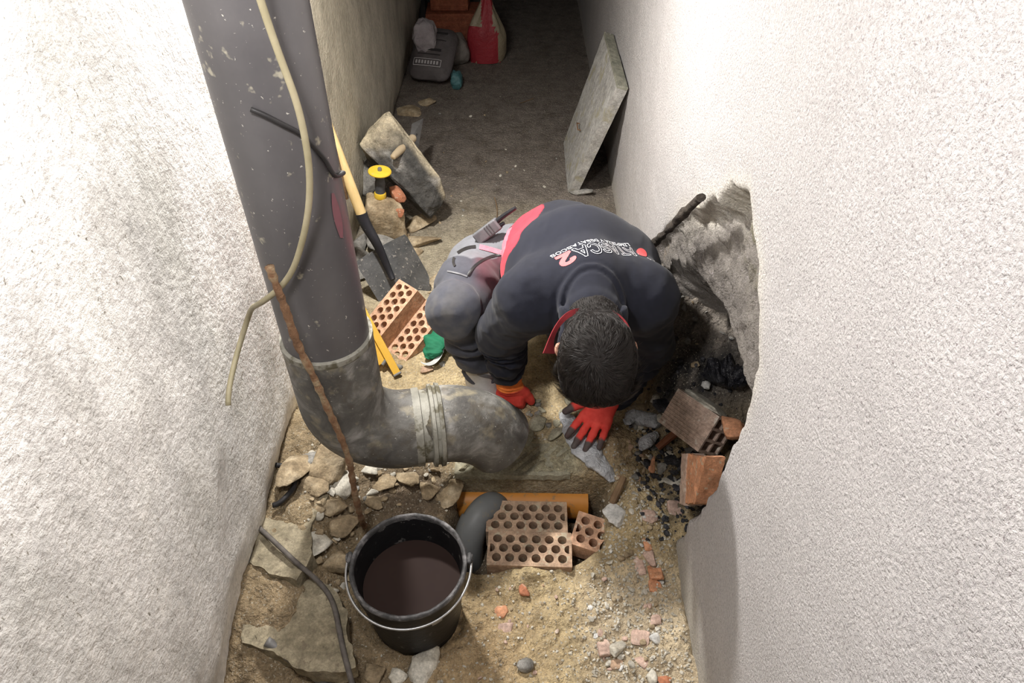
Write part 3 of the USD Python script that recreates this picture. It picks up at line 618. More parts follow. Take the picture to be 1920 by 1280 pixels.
# ---------------------------------------------------------------- stones
def zdepth(p): return float((np.asarray(p) - C_) @ F_)
SEED = [100]
def stone(px, py, w, h, matn, label, name='stone', cat_='stone', rot=None, thick=.62, flat=0., boxy=0., sub=2, group=None, lift=.16, z=None, rough=.17, pts=13, sx=1.12):
    SEED[0] += 1; sd_ = SEED[0]
    p = on_ground(px, py) if z is None else W(px, py, z)
    for _ in range(3):
        k = zdepth(p) / FPX; hz = min(w, h) * k * thick
        p = on_ground(px, py, hz * .35) if z is None else W(px, py, z)
    size = np.array([w * k * sx, h * k * 1.15, hz])
    r = rock(sd_, size, sub=sub, pts=pts, rough=rough, boxy=boxy)
    rz = rot if rot is not None else np.random.default_rng(sd_).uniform(-.3, .3)
    M = trimesh.transformations.euler_matrix(np.random.default_rng(sd_ + 5).uniform(-.2, .2), np.random.default_rng(sd_ + 6).uniform(-.2, .2), rz)
    M[:3, 3] = p + np.array([0, 0, hz * lift])
    return solo(name, xf(r, M), matn, label, cat_, smooth=38, group=group)

# the long boulder against the left wall
A, B = np.array([-.590, 2.83, .40]), np.array([-.352, 2.70, .075])
ax = unit(B - A); wv = unit(camvec((.75, -.62, 0))); wv = unit(wv - ax * (wv @ ax)); nv = np.cross(ax, wv)
rv, rf = rock(77, (1, 1, 1), sub=4, pts=26, rough=.07, boxy=.35)
v = A * .5 + B * .5 + (rv[:, :1] * 1.12 * np.linalg.norm(B - A)) * ax + (rv[:, 1:2] * .205 - .02 + .0 * rv[:, :1]) * wv + (rv[:, 2:] * .16) * nv
v += (np.abs(meshkit.fbm(v * 16, 4, 3) - .5) * 2)[:, None] * .022 * np.sign(rv[:, 2:]) * nv
t = np.zeros((len(v), 3)) + np.array([.06, .058, .054])  # dark middle face: shading painted into the stone colour
k = 1 - sstep(.62, .40, np.abs(rv[:, 1] + .12 + .3 * (meshkit.fbm(v * 9, 3, 6) - .5))) * sstep(-.45, -.15, rv[:, 0] + .5 * (meshkit.fbm(v * 9, 3, 8) - .5))
t = t * (1 - k[:, None]) + np.array([.44, .38, .27]) * k[:, None]
k2 = sstep(.55, .68, meshkit.fbm(v * 12, 3, 9)) * .7
t = t * (1 - k2[:, None]) + np.array([.30, .29, .27]) * k2[:, None]
solo('boulder', (v, rf), 'boulder_stone', 'long rough boulder with a tan crust leaning against the left wall', 'rock', prim={'tint': t})
# chunk of masonry with the chisel on it
ck = W(717, 372, .19); ck[2] = 0
chunk = Thing('masonry_chunk', 'broken lump of masonry under the yellow topped chisel', 'rubble', ck)
cv = rock(501, (.165, .15, .21), sub=3, pts=18, rough=.07, boxy=.6)
chunk.part('mortar_lump', xf(cv, at(trimesh.transformations.euler_matrix(0, 0, .3), ck + np.array([0, -.01, .095]))), 'stone_tan', smooth=35)
chunk.part('brick_bit', xf(rock(502, (.06, .09, .05), sub=2, boxy=.6), at(trimesh.transformations.euler_matrix(0, .1, .5), ck + np.array([.062, .03, .195]))), 'clay_red', smooth=35, label='red brick remnant')
chunk.part('brick_bit', xf(rock(503, (.05, .06, .035), sub=2, boxy=.6), at(trimesh.transformations.euler_matrix(0, .2, .2), ck + np.array([.07, -.03, .15]))), 'clay_red', smooth=35, label='red brick remnant')
cb = W(713, 368, .20)
ch = Thing('cold_chisel', 'hand chisel with a yellow round guard standing on the masonry lump', 'chisel', cb)
tl = trimesh.transformations.rotation_matrix(math.radians(6), (0, 1, 0)); tl = at(tl, cb)
ch.part('grip', xf(lathe([(.0, .02), (.021, .02), (.0195, .03), (.0215, .06), (.0185, .078), (.021, .092), (.0215, .108), (0, .108)], 32), tl), 'grip_dark', smooth=40, label='dark grey rubber grip')
ch.part('guard_disc', xf(lathe([(0, .108), (.040, .108), (.0465, .112), (.0475, .116), (.045, .120), (.033, .122), (.030, .120), (.012, .120), (0, .121)], 48), tl), 'yellow_plastic', smooth=40, label='round yellow hand guard')
ch.part('strike_cap', xf(lathe([(0, .118), (.0085, .118), (.0085, .130), (.007, .133), (0, .133)], 20), tl), 'dull_steel', smooth=40, label='steel striking end')
ch.part('collar', xf(lathe([(0, -.004), (.0235, -.004), (.025, .002), (.025, .016), (.022, .021), (0, .021)], 32), tl), 'yellow_plastic', smooth=40, label='yellow lower collar')
# trowel behind
tr = Thing('trowel', 'mason\'s trowel with a pale wooden handle resting on the long boulder', 'trowel', W(757, 275, .34))
ta, tb = W(737, 294, .345), W(776, 257, .33)
td = unit(tb - ta)
tr.part('handle', tube([ta - td * .004, ta, ta + td * .02, (ta + tb) / 2, tb - td * .012, tb], [.004, .0115, .0145, .0185, .0175, .011], 18), 'wood_grey', smooth=40, label='worn pale wooden handle')
b0 = tb + td * .012
bp = [W(768, 262, .30), W(772, 232, .27), W(793, 222, .25), W(782, 285, .25), W(777, 300, .24)]
bp = np.array(bp); n_ = unit(np.cross(bp[1] - bp[0], bp[3] - bp[0]))
tv = np.vstack([bp, bp - n_ * .003]); tf = []
for k in range(1, 4): tf += [[0, k, k + 1], [5, 5 + k + 1, 5 + k]]
for k in range(5): j = (k + 1) % 5; tf += [[k, k + 5, j + 5], [k, j + 5, j]]
tr.part('blade', (tv, np.array(tf)), 'dull_steel', label='flat steel blade')
tr.part('tang', tube([tb - td * .005, tb + td * .03, bp[0]], .005, 8), 'dull_steel', smooth=True)

for (px, py, w, h, m_, l_, kw) in [
    (700, 340, 80, 62, 'stone_grey', 'dark grey stone wedged between the wall and the chisel', dict(thick=1.0, z=.14)),
    (662, 470, 34, 95, 'stone_grey', 'tall grey stone against the wall behind the grey pipe', dict(thick=.9)),
    (692, 500, 66, 80, 'stone_grey', 'flat light grey stone behind the black shovel socket', dict(thick=.35, lift=.5)),
    (722, 462, 60, 55, 'stone_grey', 'grey stone between the shovel blade and the masonry lump', dict(thick=.5, lift=.5)),
    (722, 434, 66, 40, 'stone_tan', 'tan stone directly in front of the masonry lump', dict(thick=.7)),
    (785, 412, 62, 52, 'stone_tan', 'tan stone at the foot of the long boulder', dict(thick=.5)),
    (792, 448, 66, 36, 'stone_tan', 'flat tan stone above the shovel blade corner', dict(thick=.6)),
    (772, 470, 40, 30, 'stone_tan', 'small tan stone between the shovel blade and the flat tan stone', dict(thick=.5)),
    (765, 205, 44, 34, 'stone_tan', 'brown broken stone at the foot of the left wall behind the trowel', dict(thick=.5)),
    (800, 192, 34, 22, 'stone_tan', 'flat brown stone between the trowel and the grey sack', dict(thick=.4)),
    (552, 885, 56, 92, 'stone_tan', 'big pinkish tan stone at the left edge above the hose loop', dict(thick=.7, lift=.4)),
    (580, 858, 34, 34, 'stone_grey', 'grey stone left of the yellowish stone', dict(thick=.7)),
    (612, 868, 52, 72, 'stone_tan', 'yellowish brown stone between the rusty conduit and the pinkish stone', dict(thick=.7, boxy=.3)),
    (637, 905, 42, 48, 'stone_pale', 'pale angular stone at the foot of the rusty conduit', dict(thick=.7, boxy=.3)),
    (618, 917, 20, 24, 'stone_pale', 'small pale greenish stone between the yellowish stone and the slab', dict(thick=.7)),
    (590, 905, 52, 36, 'stone_tan', 'brown crumbly stone just above the upper concrete piece', dict(thick=.6)),
    (622, 945, 55, 46, 'stone_tan', 'brown clod right of the upper concrete piece', dict(thick=.5)),
    (645, 985, 58, 46, 'stone_tan', 'brown clod between the upper concrete piece and the bucket', dict(thick=.5)),
    (600, 1010, 48, 60, 'stone_pale', 'pale crumbling lump of plaster on the edge of the upper concrete piece', dict(thick=.5)),
    (625, 1050, 54, 50, 'stone_tan', 'brown lump touching the left side of the bucket', dict(thick=.5)),
    (553, 1078, 28, 22, 'stone_dark', 'small dark stone in the gap between the two concrete pieces', dict(thick=.6)),
    (690, 880, 30, 26, 'stone_pale', 'pale stone right of the rusty conduit under the pipe', dict(thick=.6)),
    (720, 905, 46, 38, 'stone_tan', 'brown stone under the elbow, left of the grey pipe piece', dict(thick=.5)),
    (765, 895, 40, 34, 'stone_tan', 'brown stone under the collar of the big pipe', dict(thick=.5)),
    (806, 915, 36, 44, 'stone_tan', 'brown stone above the far rim of the bucket', dict(thick=.5)),
    (842, 920, 40, 60, 'stone_tan', 'brown lump of earth on the left lip of the hole', dict(thick=.5)),
    (702, 940, 34, 26, 'stone_tan', 'small brown clod behind the bucket rim', dict(thick=.5)),
    (795, 1245, 50, 66, 'stone_pale', 'pale squared block just below the bucket', dict(thick=.6, boxy=.6, rot=.05)),
    (748, 1268, 36, 32, 'stone_pale', 'pale stone left of the squared block below the bucket', dict(thick=.6)),
    (700, 1262, 40, 36, 'stone_tan', 'brown stone below the left side of the bucket', dict(thick=.5)),
    (1040, 1052, 36, 26, 'stone_pale', 'pale yellowish knob of mortar on the near rim of the hole', dict(thick=.8)),
    (1153, 962, 46, 44, 'stone_white', 'whitish lump of mortar right of the orange pipe', dict(thick=.5)),
    (1233, 748, 26, 24, 'stone_pale', 'pale round stone beside the black grit, right of the worker\'s arm', dict(thick=.9)),
    (1205, 765, 48, 34, 'stone_tan', 'tan clod in front of the worker\'s arm', dict(thick=.7)),
    (1324, 722, 18, 16, 'stone_white', 'round white pebble on the black rubble in the wall', dict(thick=.8, z=.20)),
    (1215, 1045, 22, 30, 'clay_rose', 'dull pink piece of tile by the right wall, left of the orange pair', dict(thick=.4, boxy=.7, rot=.05)),
    (1229, 1066, 25, 42, 'clay_orange', 'orange piece of tile at the foot of the right wall, upper of two', dict(thick=.4, boxy=.75, rot=.05)),
    (1229, 1098, 24, 22, 'clay_orange', 'orange piece of tile at the foot of the right wall, lower of two', dict(thick=.5, boxy=.75, rot=.05)),
    (1199, 1054, 20, 38, 'clay_rose', 'narrow pinkish tile piece left of the orange tiles', dict(thick=.4, boxy=.7)),
    (1213, 1020, 14, 22, 'clay_orange', 'small orange tile chip above the orange tiles', dict(thick=.5, boxy=.6)),
    (983, 1103, 19, 24, 'clay_red', 'dark red brick lump on the soil just below the hole', dict(thick=.8)),
    (939, 1146, 24, 24, 'clay_orange', 'orange brick chip right of the bucket', dict(thick=.6, boxy=.5)),
    (948, 1178, 27, 18, 'clay_rose', 'pinkish brick chip right of the bucket, below the orange chip', dict(thick=.7, boxy=.6)),
    (1133, 1213, 26, 30, 'clay_rose', 'pinkish red brick chip beside the pale stone at the bottom', dict(thick=.6, boxy=.5)),
    (1161, 1215, 34, 34, 'stone_pale', 'pale angular stone right of the pinkish red brick chip', dict(thick=.7)),
    (1157, 1242, 22, 20, 'clay_dull', 'dull brown brick chip below the pale angular stone', dict(thick=.6)),
    (1230, 1197, 22, 18, 'stone_white', 'smooth white pebble at the foot of the right wall', dict(thick=.9)),
    (1229, 1162, 20, 18, 'clay_rose', 'small pink brick chip above the white pebble', dict(thick=.6, boxy=.5)),
    (1201, 1195, 30, 26, 'clay_rose', 'flat pink brick piece left of the white pebble', dict(thick=.35, boxy=.5)),
    (1203, 1240, 30, 22, 'clay_rose', 'flat pinkish chip below the flat pink piece', dict(thick=.4)),
    (1223, 1266, 18, 26, 'stone_pale', 'pale upright pebble at the bottom edge by the wall', dict(thick=.9)),
    (1246, 1274, 26, 20, 'clay_red', 'red brick chip at the bottom edge by the right wall', dict(thick=.5)),
    (1265, 951, 24, 30, 'clay_rose', 'pink triangular tile chip on the gravel below the broken hollow brick', dict(thick=.4, boxy=.5)),
    (1217, 967, 26, 24, 'clay_rose', 'pink tile chip on the gravel right of the whitish lump', dict(thick=.4, boxy=.5)),
    (1222, 868, 12, 32, 'clay_orange', 'thin orange brick splinter on edge at the soil heap', dict(thick=1.2, boxy=.5)),
    (1262, 790, 40, 40, 'stone_dark', 'black lump of tarry debris left of the ribbed hollow brick', dict(thick=.7, rough=.2)),
    (1248, 755, 52, 34, 'stone_dark', 'heap of black grit behind the pale round stone', dict(thick=.6, rough=.25)),
    (1268, 862, 40, 34, 'stone_dark', 'black lump of debris below the red brown stick', dict(thick=.6, rough=.2)),
    (1296, 880, 40, 44, 'stone_dark', 'black lump of debris left of the broken orange brick', dict(thick=.6, rough=.2)),
    (1296, 845, 28, 22, 'stone_grey', 'grey stone under the lower corner of the ribbed hollow brick', dict(thick=.6)),
    (1242, 878, 26, 22, 'stone_grey', 'small grey stone beside the thin orange splinter', dict(thick=.7)),
    (1258, 900, 34, 20, 'stone_pale', 'pale flat chip on the gravel below the black debris', dict(thick=.4)),
    (1190, 720, 30, 22, 'stone_tan', 'tan clod under the worker\'s left sleeve', dict(thick=.5)),
    (1005, 790, 34, 40, 'mortar', 'wet lump of mortar beside the end of the big pipe', dict(thick=.7, rough=.2)),
    (985, 820, 30, 44, 'mortar', 'wet mortar pressed against the end of the big pipe', dict(thick=.7, rough=.2)),
    (1045, 812, 40, 34, 'mortar', 'lump of wet mortar between the pipe and the red glove', dict(thick=.5, rough=.2)),
    (1088, 358, 46, 22, 'stone_grey', 'grey stone at the foot of the leaning slab behind the worker', dict(thick=.6)),
    (1318, 385, 26, 30, 'stone_pale', 'pale broken plaster at the end of the crusted bar', dict(z=.80, thick=.7)),
    (1372, 470, 40, 26, 'stone_grey', 'grey lump sticking out of the broken wall at the right edge', dict(thick=.7)),
]:
    stone(px, py, w, h, m_, l_, name='brick_chip' if m_[:4] == 'clay' else 'mortar_lump' if m_ == 'mortar' else 'wood_lump' if m_[:4] == 'wood' else 'stone', cat_='brick' if m_[:4] == 'clay' else 'mortar' if m_ == 'mortar' else 'wood' if m_[:4] == 'wood' else 'stone', **kw)

# loose rubble nobody would tell apart, by area
ADJ = dict(stone_pale='pale', stone_white='white', clay_rose='pinkish', stone_tan='tan', stone_grey='grey', clay_dull='dull red', stone_dark='black', mortar='wet mortar')
def scatter(n, box_px, mats, sizes, label, group, name='pebble', cat_='stone', seed=1, sub=1, keep=None):
    rg = np.random.default_rng(seed); k = 0
    while k < n:
        px, py = rg.uniform(box_px[0], box_px[2]), rg.uniform(box_px[1], box_px[3])
        p = on_ground(px, py)
        if keep is not None and not keep(px, py, p): continue
        s = rg.uniform(*sizes) * zdepth(p) / FPX; SEED[0] += 1
        r = rock(SEED[0], (s * rg.uniform(.8, 1.3), s * rg.uniform(.7, 1.2), s * rg.uniform(.45, .8)), sub=sub, pts=11, rough=.08, boxy=rg.uniform(0, .5))
        m_ = mats[rg.integers(len(mats))]; solo('brick_chip' if m_[:4] == 'clay' else 'mortar_lump' if m_ == 'mortar' else name, xf(r, at(rotm(SEED[0]), p + np.array([0, 0, s * .12]))), m_, label % ADJ[m_], 'brick' if m_[:4] == 'clay' else 'mortar' if m_ == 'mortar' else cat_, group=ADJ[m_] + ' ' + group, smooth=40)
        k += 1
clear = lambda p: not (HX0 - .02 < p[0] < HX1 + .03 and HY0 - .04 < p[1] < HY1 + .14) and math.hypot(p[0] - BX, p[1] - BY) > .16 and p[0] < XR - .02
scatter(60, (1105, 950, 1245, 1275), ['stone_pale', 'stone_pale', 'clay_rose', 'stone_white', 'stone_tan'], (7, 15), 'small %s pebble in the gritty strip along the right wall', 'pebbles along the right wall', seed=21, keep=lambda a, b, p: clear(p))
scatter(46, (560, 840, 860, 960), ['stone_tan', 'stone_pale', 'stone_grey', 'stone_tan'], (8, 20), 'small %s stone in the dark rubble under the big pipe', 'rubble under the big pipe', seed=22, keep=lambda a, b, p: clear(p) and p[0] > -.62)
scatter(34, (545, 930, 660, 1110), ['stone_tan', 'stone_pale', 'stone_tan'], (9, 20), 'small %s stone between the concrete pieces and the bucket', 'rubble left of the bucket', seed=23, keep=lambda a, b, p: clear(p) and a > 585)
scatter(26, (880, 1090, 1110, 1275), ['stone_tan', 'clay_rose', 'stone_tan', 'clay_dull'], (4, 10), 'tiny %s crumb on the bare soil right of the bucket', 'crumbs on the brown soil', seed=24, keep=lambda a, b, p: clear(p), sub=1)
scatter(34, (1185, 770, 1310, 910), ['stone_dark', 'stone_dark', 'stone_grey', 'stone_pale'], (8, 20), 'small %s lump among the tarry debris by the ribbed hollow brick', 'tarry debris', seed=25, keep=lambda a, b, p: p[0] < .62)
scatter(40, (1250, 430, 1387, 700), ['stone_grey', 'stone_tan', 'stone_grey'], (6, 16), 'small %s lump on the rubble slope inside the broken wall', 'lumps on the slope in the wall', seed=26, keep=lambda a, b, p: XR < p[0] < .9 and p[1] < 1.98)
scatter(30, (1120, 800, 1230, 900), ['stone_tan', 'clay_dull', 'stone_tan'], (5, 13), 'small %s clod on the soil heap right of the red glove', 'clods on the soil heap', seed=27, keep=lambda a, b, p: clear(p))
scatter(24, (660, 420, 830, 700), ['stone_tan', 'stone_grey'], (6, 15), 'small %s stone scattered around the shovel and the two pale bricks', 'stones around the shovel', seed=28, keep=lambda a, b, p: p[0] > -.63)
scatter(26, (820, 150, 1060, 420), ['stone_tan', 'stone_grey', 'stone_pale'], (3, 7), 'tiny %s crumb on the trodden floor behind the worker', 'crumbs on the back floor', seed=29, sub=1)
scatter(16, (970, 740, 1070, 830), ['mortar', 'mortar', 'stone_grey'], (8, 20), 'small %s lump by the end of the big pipe', 'mortar lumps', seed=30, keep=lambda a, b, p: clear(p))
# grit: uncountable
rg = np.random.default_rng(50); gv = []
tot = 0; ico = trimesh.creation.icosphere(0)
iv, if_ = np.array(ico.vertices), np.array(ico.faces)
parts = []
while len(parts) < 1900:
    x = rg.uniform(-.6, .44); y = rg.uniform(.72, 1.6)
    dens = .10 + .75 * sstep(.05, .3, x) * sstep(1.45, 1.1, y) - .05 * sstep(-.1, -.35, x)
    if rg.uniform() > dens or not (.02 < 1) or (HX0 < x < HX1 + .02 and HY0 - .02 < y < HY1 + .13) or math.hypot(x - BX, y - BY) < .14: continue
    s = rg.uniform(.0018, .0052); v = iv * (1 + rg.uniform(-.3, .3, (12, 1))) * s * rg.uniform(.6, 1.2, 3)
    parts.append((v @ rotm(len(parts))[:3, :3].T + np.array([x, y, G(x, y) + s * .25]), if_))
solo('grit', cat(*parts), 'stone_pale', 'fine pale grit strewn over the dug earth in front', 'grit', kind='stuff')
parts = []
while len(parts) < 520:
    x = rg.uniform(.36, .72); y = rg.uniform(1.08, 1.62)
    if bump2(x, y, .48, 1.33, .14, .22) < rg.uniform(): continue
    s = .002 + .010 * rg.uniform() ** 2.5; v = iv * (1 + rg.uniform(-.3, .3, (12, 1))) * s * rg.uniform(.6, 1.2, 3)
    parts.append((v @ rotm(len(parts))[:3, :3].T + np.array([x, y, G(x, y) + s * .3]), if_))
solo('black_grit', cat(*parts), 'stone_dark', 'black tarry grit spilled from the hole in the right wall', 'grit', kind='stuff')

# ---------------------------------------------------------------- right side: hollow bricks, sticks, slab
Dk = Wd(1349, 781, 2.0)
a_, b_, c_ = camvec((-.486, .865, .12)), camvec((-.487, -.457, .744)), camvec((.704, .183, .686))
A3 = np.stack([b_, a_, c_], 1); u_, s_, vt_ = np.linalg.svd(A3); R3 = u_ @ vt_      # columns: length, height, width
def hollow_poly(w, h, nx, ny, t=.0075):
    cw, chh = (w - t * (nx + 1)) / nx, (h - t * (ny + 1)) / ny
    cells = [sbox(t + i * (cw + t), t + j * (chh + t), t + i * (cw + t) + cw, t + j * (chh + t) + chh) for i in range(nx) for j in range(ny)]
    return sbox(0, 0, w, h).difference(union_all(cells))
hbk = Thing('hollow_brick', 'ribbed hollow brick with its open cells turned to the right, stuck in the broken wall', 'brick', Dk - np.array([0, 0, .12]))
hv, hf = extrude(hollow_poly(.105, .118, 2, 3), .165)            # x: width, y: height, z: length
wv_ = Dk + hv[:, 2:3] * R3[:, 0] + hv[:, 1:2] * R3[:, 1] + hv[:, 0:1] * R3[:, 2]
fl = hf if np.linalg.det(np.stack([R3[:, 2], R3[:, 1], R3[:, 0]], 1)) > 0 else hf[:, ::-1]
hbk.part('fired_body', (wv_, fl), 'brick_hollow', smooth=20)
ribs = []
for k in range(11):
    yk = .006 + k * .0102
    rb = rbox(.0035, .0048, .160, .0012, 6); rvv, rff = va(rb)
    ribs.append(((Dk + (rvv[:, 2:3] + .0825) * R3[:, 0] + (rvv[:, 1:2] + yk) * R3[:, 1] + rvv[:, 0:1] * R3[:, 2]), rff if fl is hf else rff[:, ::-1]))
for r_ in ribs: hbk.part('rib', r_, 'brick_hollow', smooth=30)
lump = rock(640, (.15, .10, .018), sub=3, pts=18, rough=.15, boxy=.6)
Mt = frame(Dk + R3[:, 0] * .085 + R3[:, 2] * .05 - R3[:, 1] * .004, R3[:, 0], R3[:, 2], -R3[:, 1])
hbk.part('mortar_cake', xf(lump, Mt), 'stone_pale', smooth=35, label='old mortar caked on top')
def frag(name, label, pts_px, xs_, T, matn, matn2):
    t = Thing(name, label, 'brick', Wx(*pts_px[0], xs_) - np.array([0, 0, .1]))
    p = np.array([Wx(*q, xs_ + dx) for q, dx in zip(pts_px, (0, .0, .0, .0))])
    e1 = p[1] - p[0]; e2 = p[3] - p[0]; n = unit(np.cross(e1, e2)); n = n if n @ F_ > 0 else -n
    def slab(a, b, c, d, th):
        q = np.array([a, b, c, d]); v = np.vstack([q, q + n * th])
        m = trimesh.convex.convex_hull(v); v2, f2 = trimesh.remesh.subdivide_to_size(np.array(m.vertices), np.array(m.faces), .012)
        v2 = v2 + .0035 * (meshkit.fbm(v2 * 60, 3, 4)[:, None] - .5) * 2
        return v2, f2
    t.part('back_plate', slab(p[0] + n * T * .7, p[1] + n * T * .7, p[2] + n * T * .7, p[3] + n * T * .7, T * .25), matn2, smooth=35, label='orange inner face')
    t.part('side_web', slab(p[0], p[0] + e1 * .26, p[3] + e1 * .22, p[3], T), matn, smooth=35)
    t.part('side_web', slab(p[1] - e1 * .16, p[1], p[2], p[2] - e1 * .16, T * .95), matn2, smooth=35)
    t.part('end_web', slab(p[3] + e1 * .1 - e2 * .12, p[2] - e2 * .12, p[2], p[3] + e1 * .1, T * .8), matn2, smooth=35)
frag('hollow_brick', 'broken hollow brick showing its orange inside, below the ribbed one', [(1312, 850), (1362, 856), (1338, 944), (1308, 944)], .50, .05, 'brick_hollow', 'clay_orange')
stone(1376, 806, 40, 44, 'clay_orange', 'orange broken brick end at the right edge behind the wall plaster', name='brick_fragment', cat_='brick', z=.24, boxy=.6)
stone(1330, 965, 40, 24, 'stone_dark', 'dark stone in the gap under the broken orange brick', z=.13, thick=.6)
sk = [on_ground(1231, 848) + (0, 0, .022), on_ground(1255, 832) + (0, 0, .035), on_ground(1284, 815) + (0, 0, .05)]
solo('wooden_stick', tube(spline(sk, 16), np.linspace(.011, .014, 16), 9), 'wood_red', 'red brown wooden stick poking out from under the ribbed hollow brick', 'stick', smooth=35)
sk = [on_ground(1147, 946) + (0, 0, .012), on_ground(1156, 930) + (0, 0, .025), on_ground(1167, 908) + (0, 0, .035)]
solo('wooden_stick', tube(spline(sk, 16), np.linspace(.012, .010, 16), 9), 'wood_brown', 'short brown stick planted beside the whitish mortar lump', 'stick', smooth=35)
bar = [Wx(1316, 368, XR - .028), Wx(1290, 392, XR - .034), Wx(1265, 418, XR - .038), Wx(1235, 448, XR - .04), Wx(1200, 478, XR - .04), Wx(1170, 505, XR - .045)]
bs = spline(bar, 90); brg = np.random.default_rng(6)
bv, bf = tube(bs, .0105 + .0035 * np.interp(np.arange(90), np.arange(0, 90, 3), brg.uniform(-1, 1, 30)), 16)
bv = bv + .006 * (meshkit.fbm(bv * 50, 3, 8)[:, None] - .5) * 2
mat('crust', [(.022, .018, .015), (.04, .032, .026), (.085, .07, .055)], scale=40, bump=1., bscale=140, bdist=.006)
solo('crusted_bar', (bv, bf), 'crust', 'dark crusted iron bar slanting along the right wall behind the worker', 'bar', smooth=40)
# leaning slab
s0, s1 = W(1056, 268, 0), W(1064, 362, 0); t0, t1 = Wx(1133, 60, XR - .05), Wx(1158, 160, XR - .05)
ey = unit((s1 - s0) + (t1 - t0)); mid0, mid1 = (s0 + s1) / 2, (t0 + t1) / 2
ex = mid1 - mid0; ex = unit(ex - ey * (ex @ ey)); ez = np.cross(ex, ey); ez = ez if ez[2] > 0 else -ez
lw, ll = (np.linalg.norm(s1 - s0) + np.linalg.norm(t1 - t0)) / 2, np.linalg.norm(mid1 - mid0)
q = np.array([s0, s1, t1, t0])
sl = Thing('concrete_cover', 'square concrete cover slab leaning on the right wall behind the worker', 'slab', (s0 + s1) / 2)
hull = trimesh.convex.convex_hull(np.vstack([q - ez * .001, q - ez * .046])); sv, sf = trimesh.remesh.subdivide_to_size(np.array(hull.vertices), np.array(hull.faces), .03)
mm = trimesh.Trimesh(sv, sf, process=True); sv, sf = np.array(mm.vertices), np.array(mm.faces)
sv = sv + .004 * (meshkit.fbm(sv * 22, 4, 2)[:, None] - .5) * 2
sl.part('slab_body', (sv, sf), 'concrete', smooth=35)
eb = np.array([t0, t1]); 
band = trimesh.convex.convex_hull(np.vstack([t0 + ex * .002, t1 + ex * .002, t0 - ez * .045 + ex * .002, t1 - ez * .045 + ex * .002, t0 - ex * .01, t1 - ex * .01, t0 - ez * .045 - ex * .01, t1 - ez * .045 - ex * .01]))
sl.part('rim_edge', (np.array(band.vertices), np.array(band.faces)), 'concrete_edge', label='greenish unfinished upper edge')
lc = q.mean(0) + ez * .004 + ey * -.02 - ex * .05
lr = [lc - ex * .02 - ey * .035, lc - ex * .02 - ey * .035 + ez * .014, lc + ey * .035 - ex * .02 + ez * .014, lc + ey * .035 - ex * .02]
sl.part('lifting_ring', tube(np.array(lr), .003, 8), 'rust_rod', smooth=30, label='small wire lifting loop')

# ---------------------------------------------------------------- yellow level, green cloth, fragments on the left
y0, y1 = on_ground(746, 706) + np.array([0, 0, .012]), W(690, 600, .13)
yd = unit(y1 - y0); yw = unit(np.cross(yd, (0, -.55, .83))); yn = np.cross(yw, yd); yn = yn if yn[2] > 0 else -yn
lv = Thing('spirit_level', 'yellow metal level propped between the grey pipe and the pale bricks', 'level', y0)
def bar_box(a, b, w, t, wdir, ndir, r=.002):
    L = np.linalg.norm(b - a); m = va(rbox(L, w, t, r, 8)); return xf(m, frame((a + b) / 2, unit(b - a), wdir, np.cross(unit(b - a), wdir)))
lv.part('web', bar_box(y0, y0 + yd * .52, .026, .007, yw, yn), 'yellow_paint', smooth=30)
lv.part('flange', bar_box(y0 + yd * .06 - yw * .034 - yn * .008, y0 + yd * .52 - yw * .034 - yn * .008, .046, .005, yw, yn), 'yellow_paint', smooth=30)
lv.part('end_cap', bar_box(y0 - yd * .004, y0 + yd * .004, .029, .012, yw, yn), 'dull_steel', smooth=30)
lv.part('vial', tube([y0 + yd * .055 - yw * .03 - yn * .004, y0 + yd * .065 - yw * .01 - yn * .004], .006, 10), 'dull_steel', smooth=30)
cg = [on_ground(805, 682) + (0, 0, .03), on_ground(822, 660) + (0, 0, .05), on_ground(842, 645) + (0, 0, .045), on_ground(866, 655) + (0, 0, .02)]
gc = Thing('green_cloth', 'crumpled dark green cloth bag between the pale brick and the worker\'s shin', 'cloth', cg[1] - np.array([0, 0, .05]))
gc.part('cloth', crumple(cg, .046, .022, seed=33, amp=.4), 'green_cloth', smooth=50)
stp = [on_ground(790, 686) + (0, 0, .02), on_ground(808, 690) + (0, 0, .022), on_ground(825, 682) + (0, 0, .035), on_ground(836, 664) + (0, 0, .06)]
sp_ = spline(stp, 24); wd_ = camvec((.35, .6, -.7)) * .011 * np.sin(np.linspace(.3, 2.9, 24))[:, None]
sv_ = np.stack([sp_ - wd_, sp_ + wd_], 1); gm = grid_mesh(sv_); up_ = camvec((0, 0, -.0025))
gc.part('strap', (np.vstack([gm[0] + up_, gm[0]]), np.vstack([gm[1], gm[1][:, ::-1] + len(gm[0])])), 'grey_strap', smooth=True, label='pale grey strap')
stone(800, 692, 24, 14, 'clay_dull', 'small brick splinter under the front corner of the pale brick', name='brick_fragment', cat_='brick', boxy=.6)
stone(836, 520, 60, 50, 'stone_tan', 'tan clod of earth behind the worker\'s knee', thick=.25)
for tw, l_ in (((927, 372, 932, 410, 923, 440), 'thin dry twig on the floor left of the worker\'s back'), ((975, 195, 985, 192, 1000, 186), 'thin dark twig on the dim floor behind')):
    q = [on_ground(tw[i], tw[i + 1]) + np.array([0, 0, .006]) for i in (0, 2, 4)]
    solo('twig', tube(spline(q, 10), .0022, 6), 'wood_brown', l_, 'twig', smooth=True)

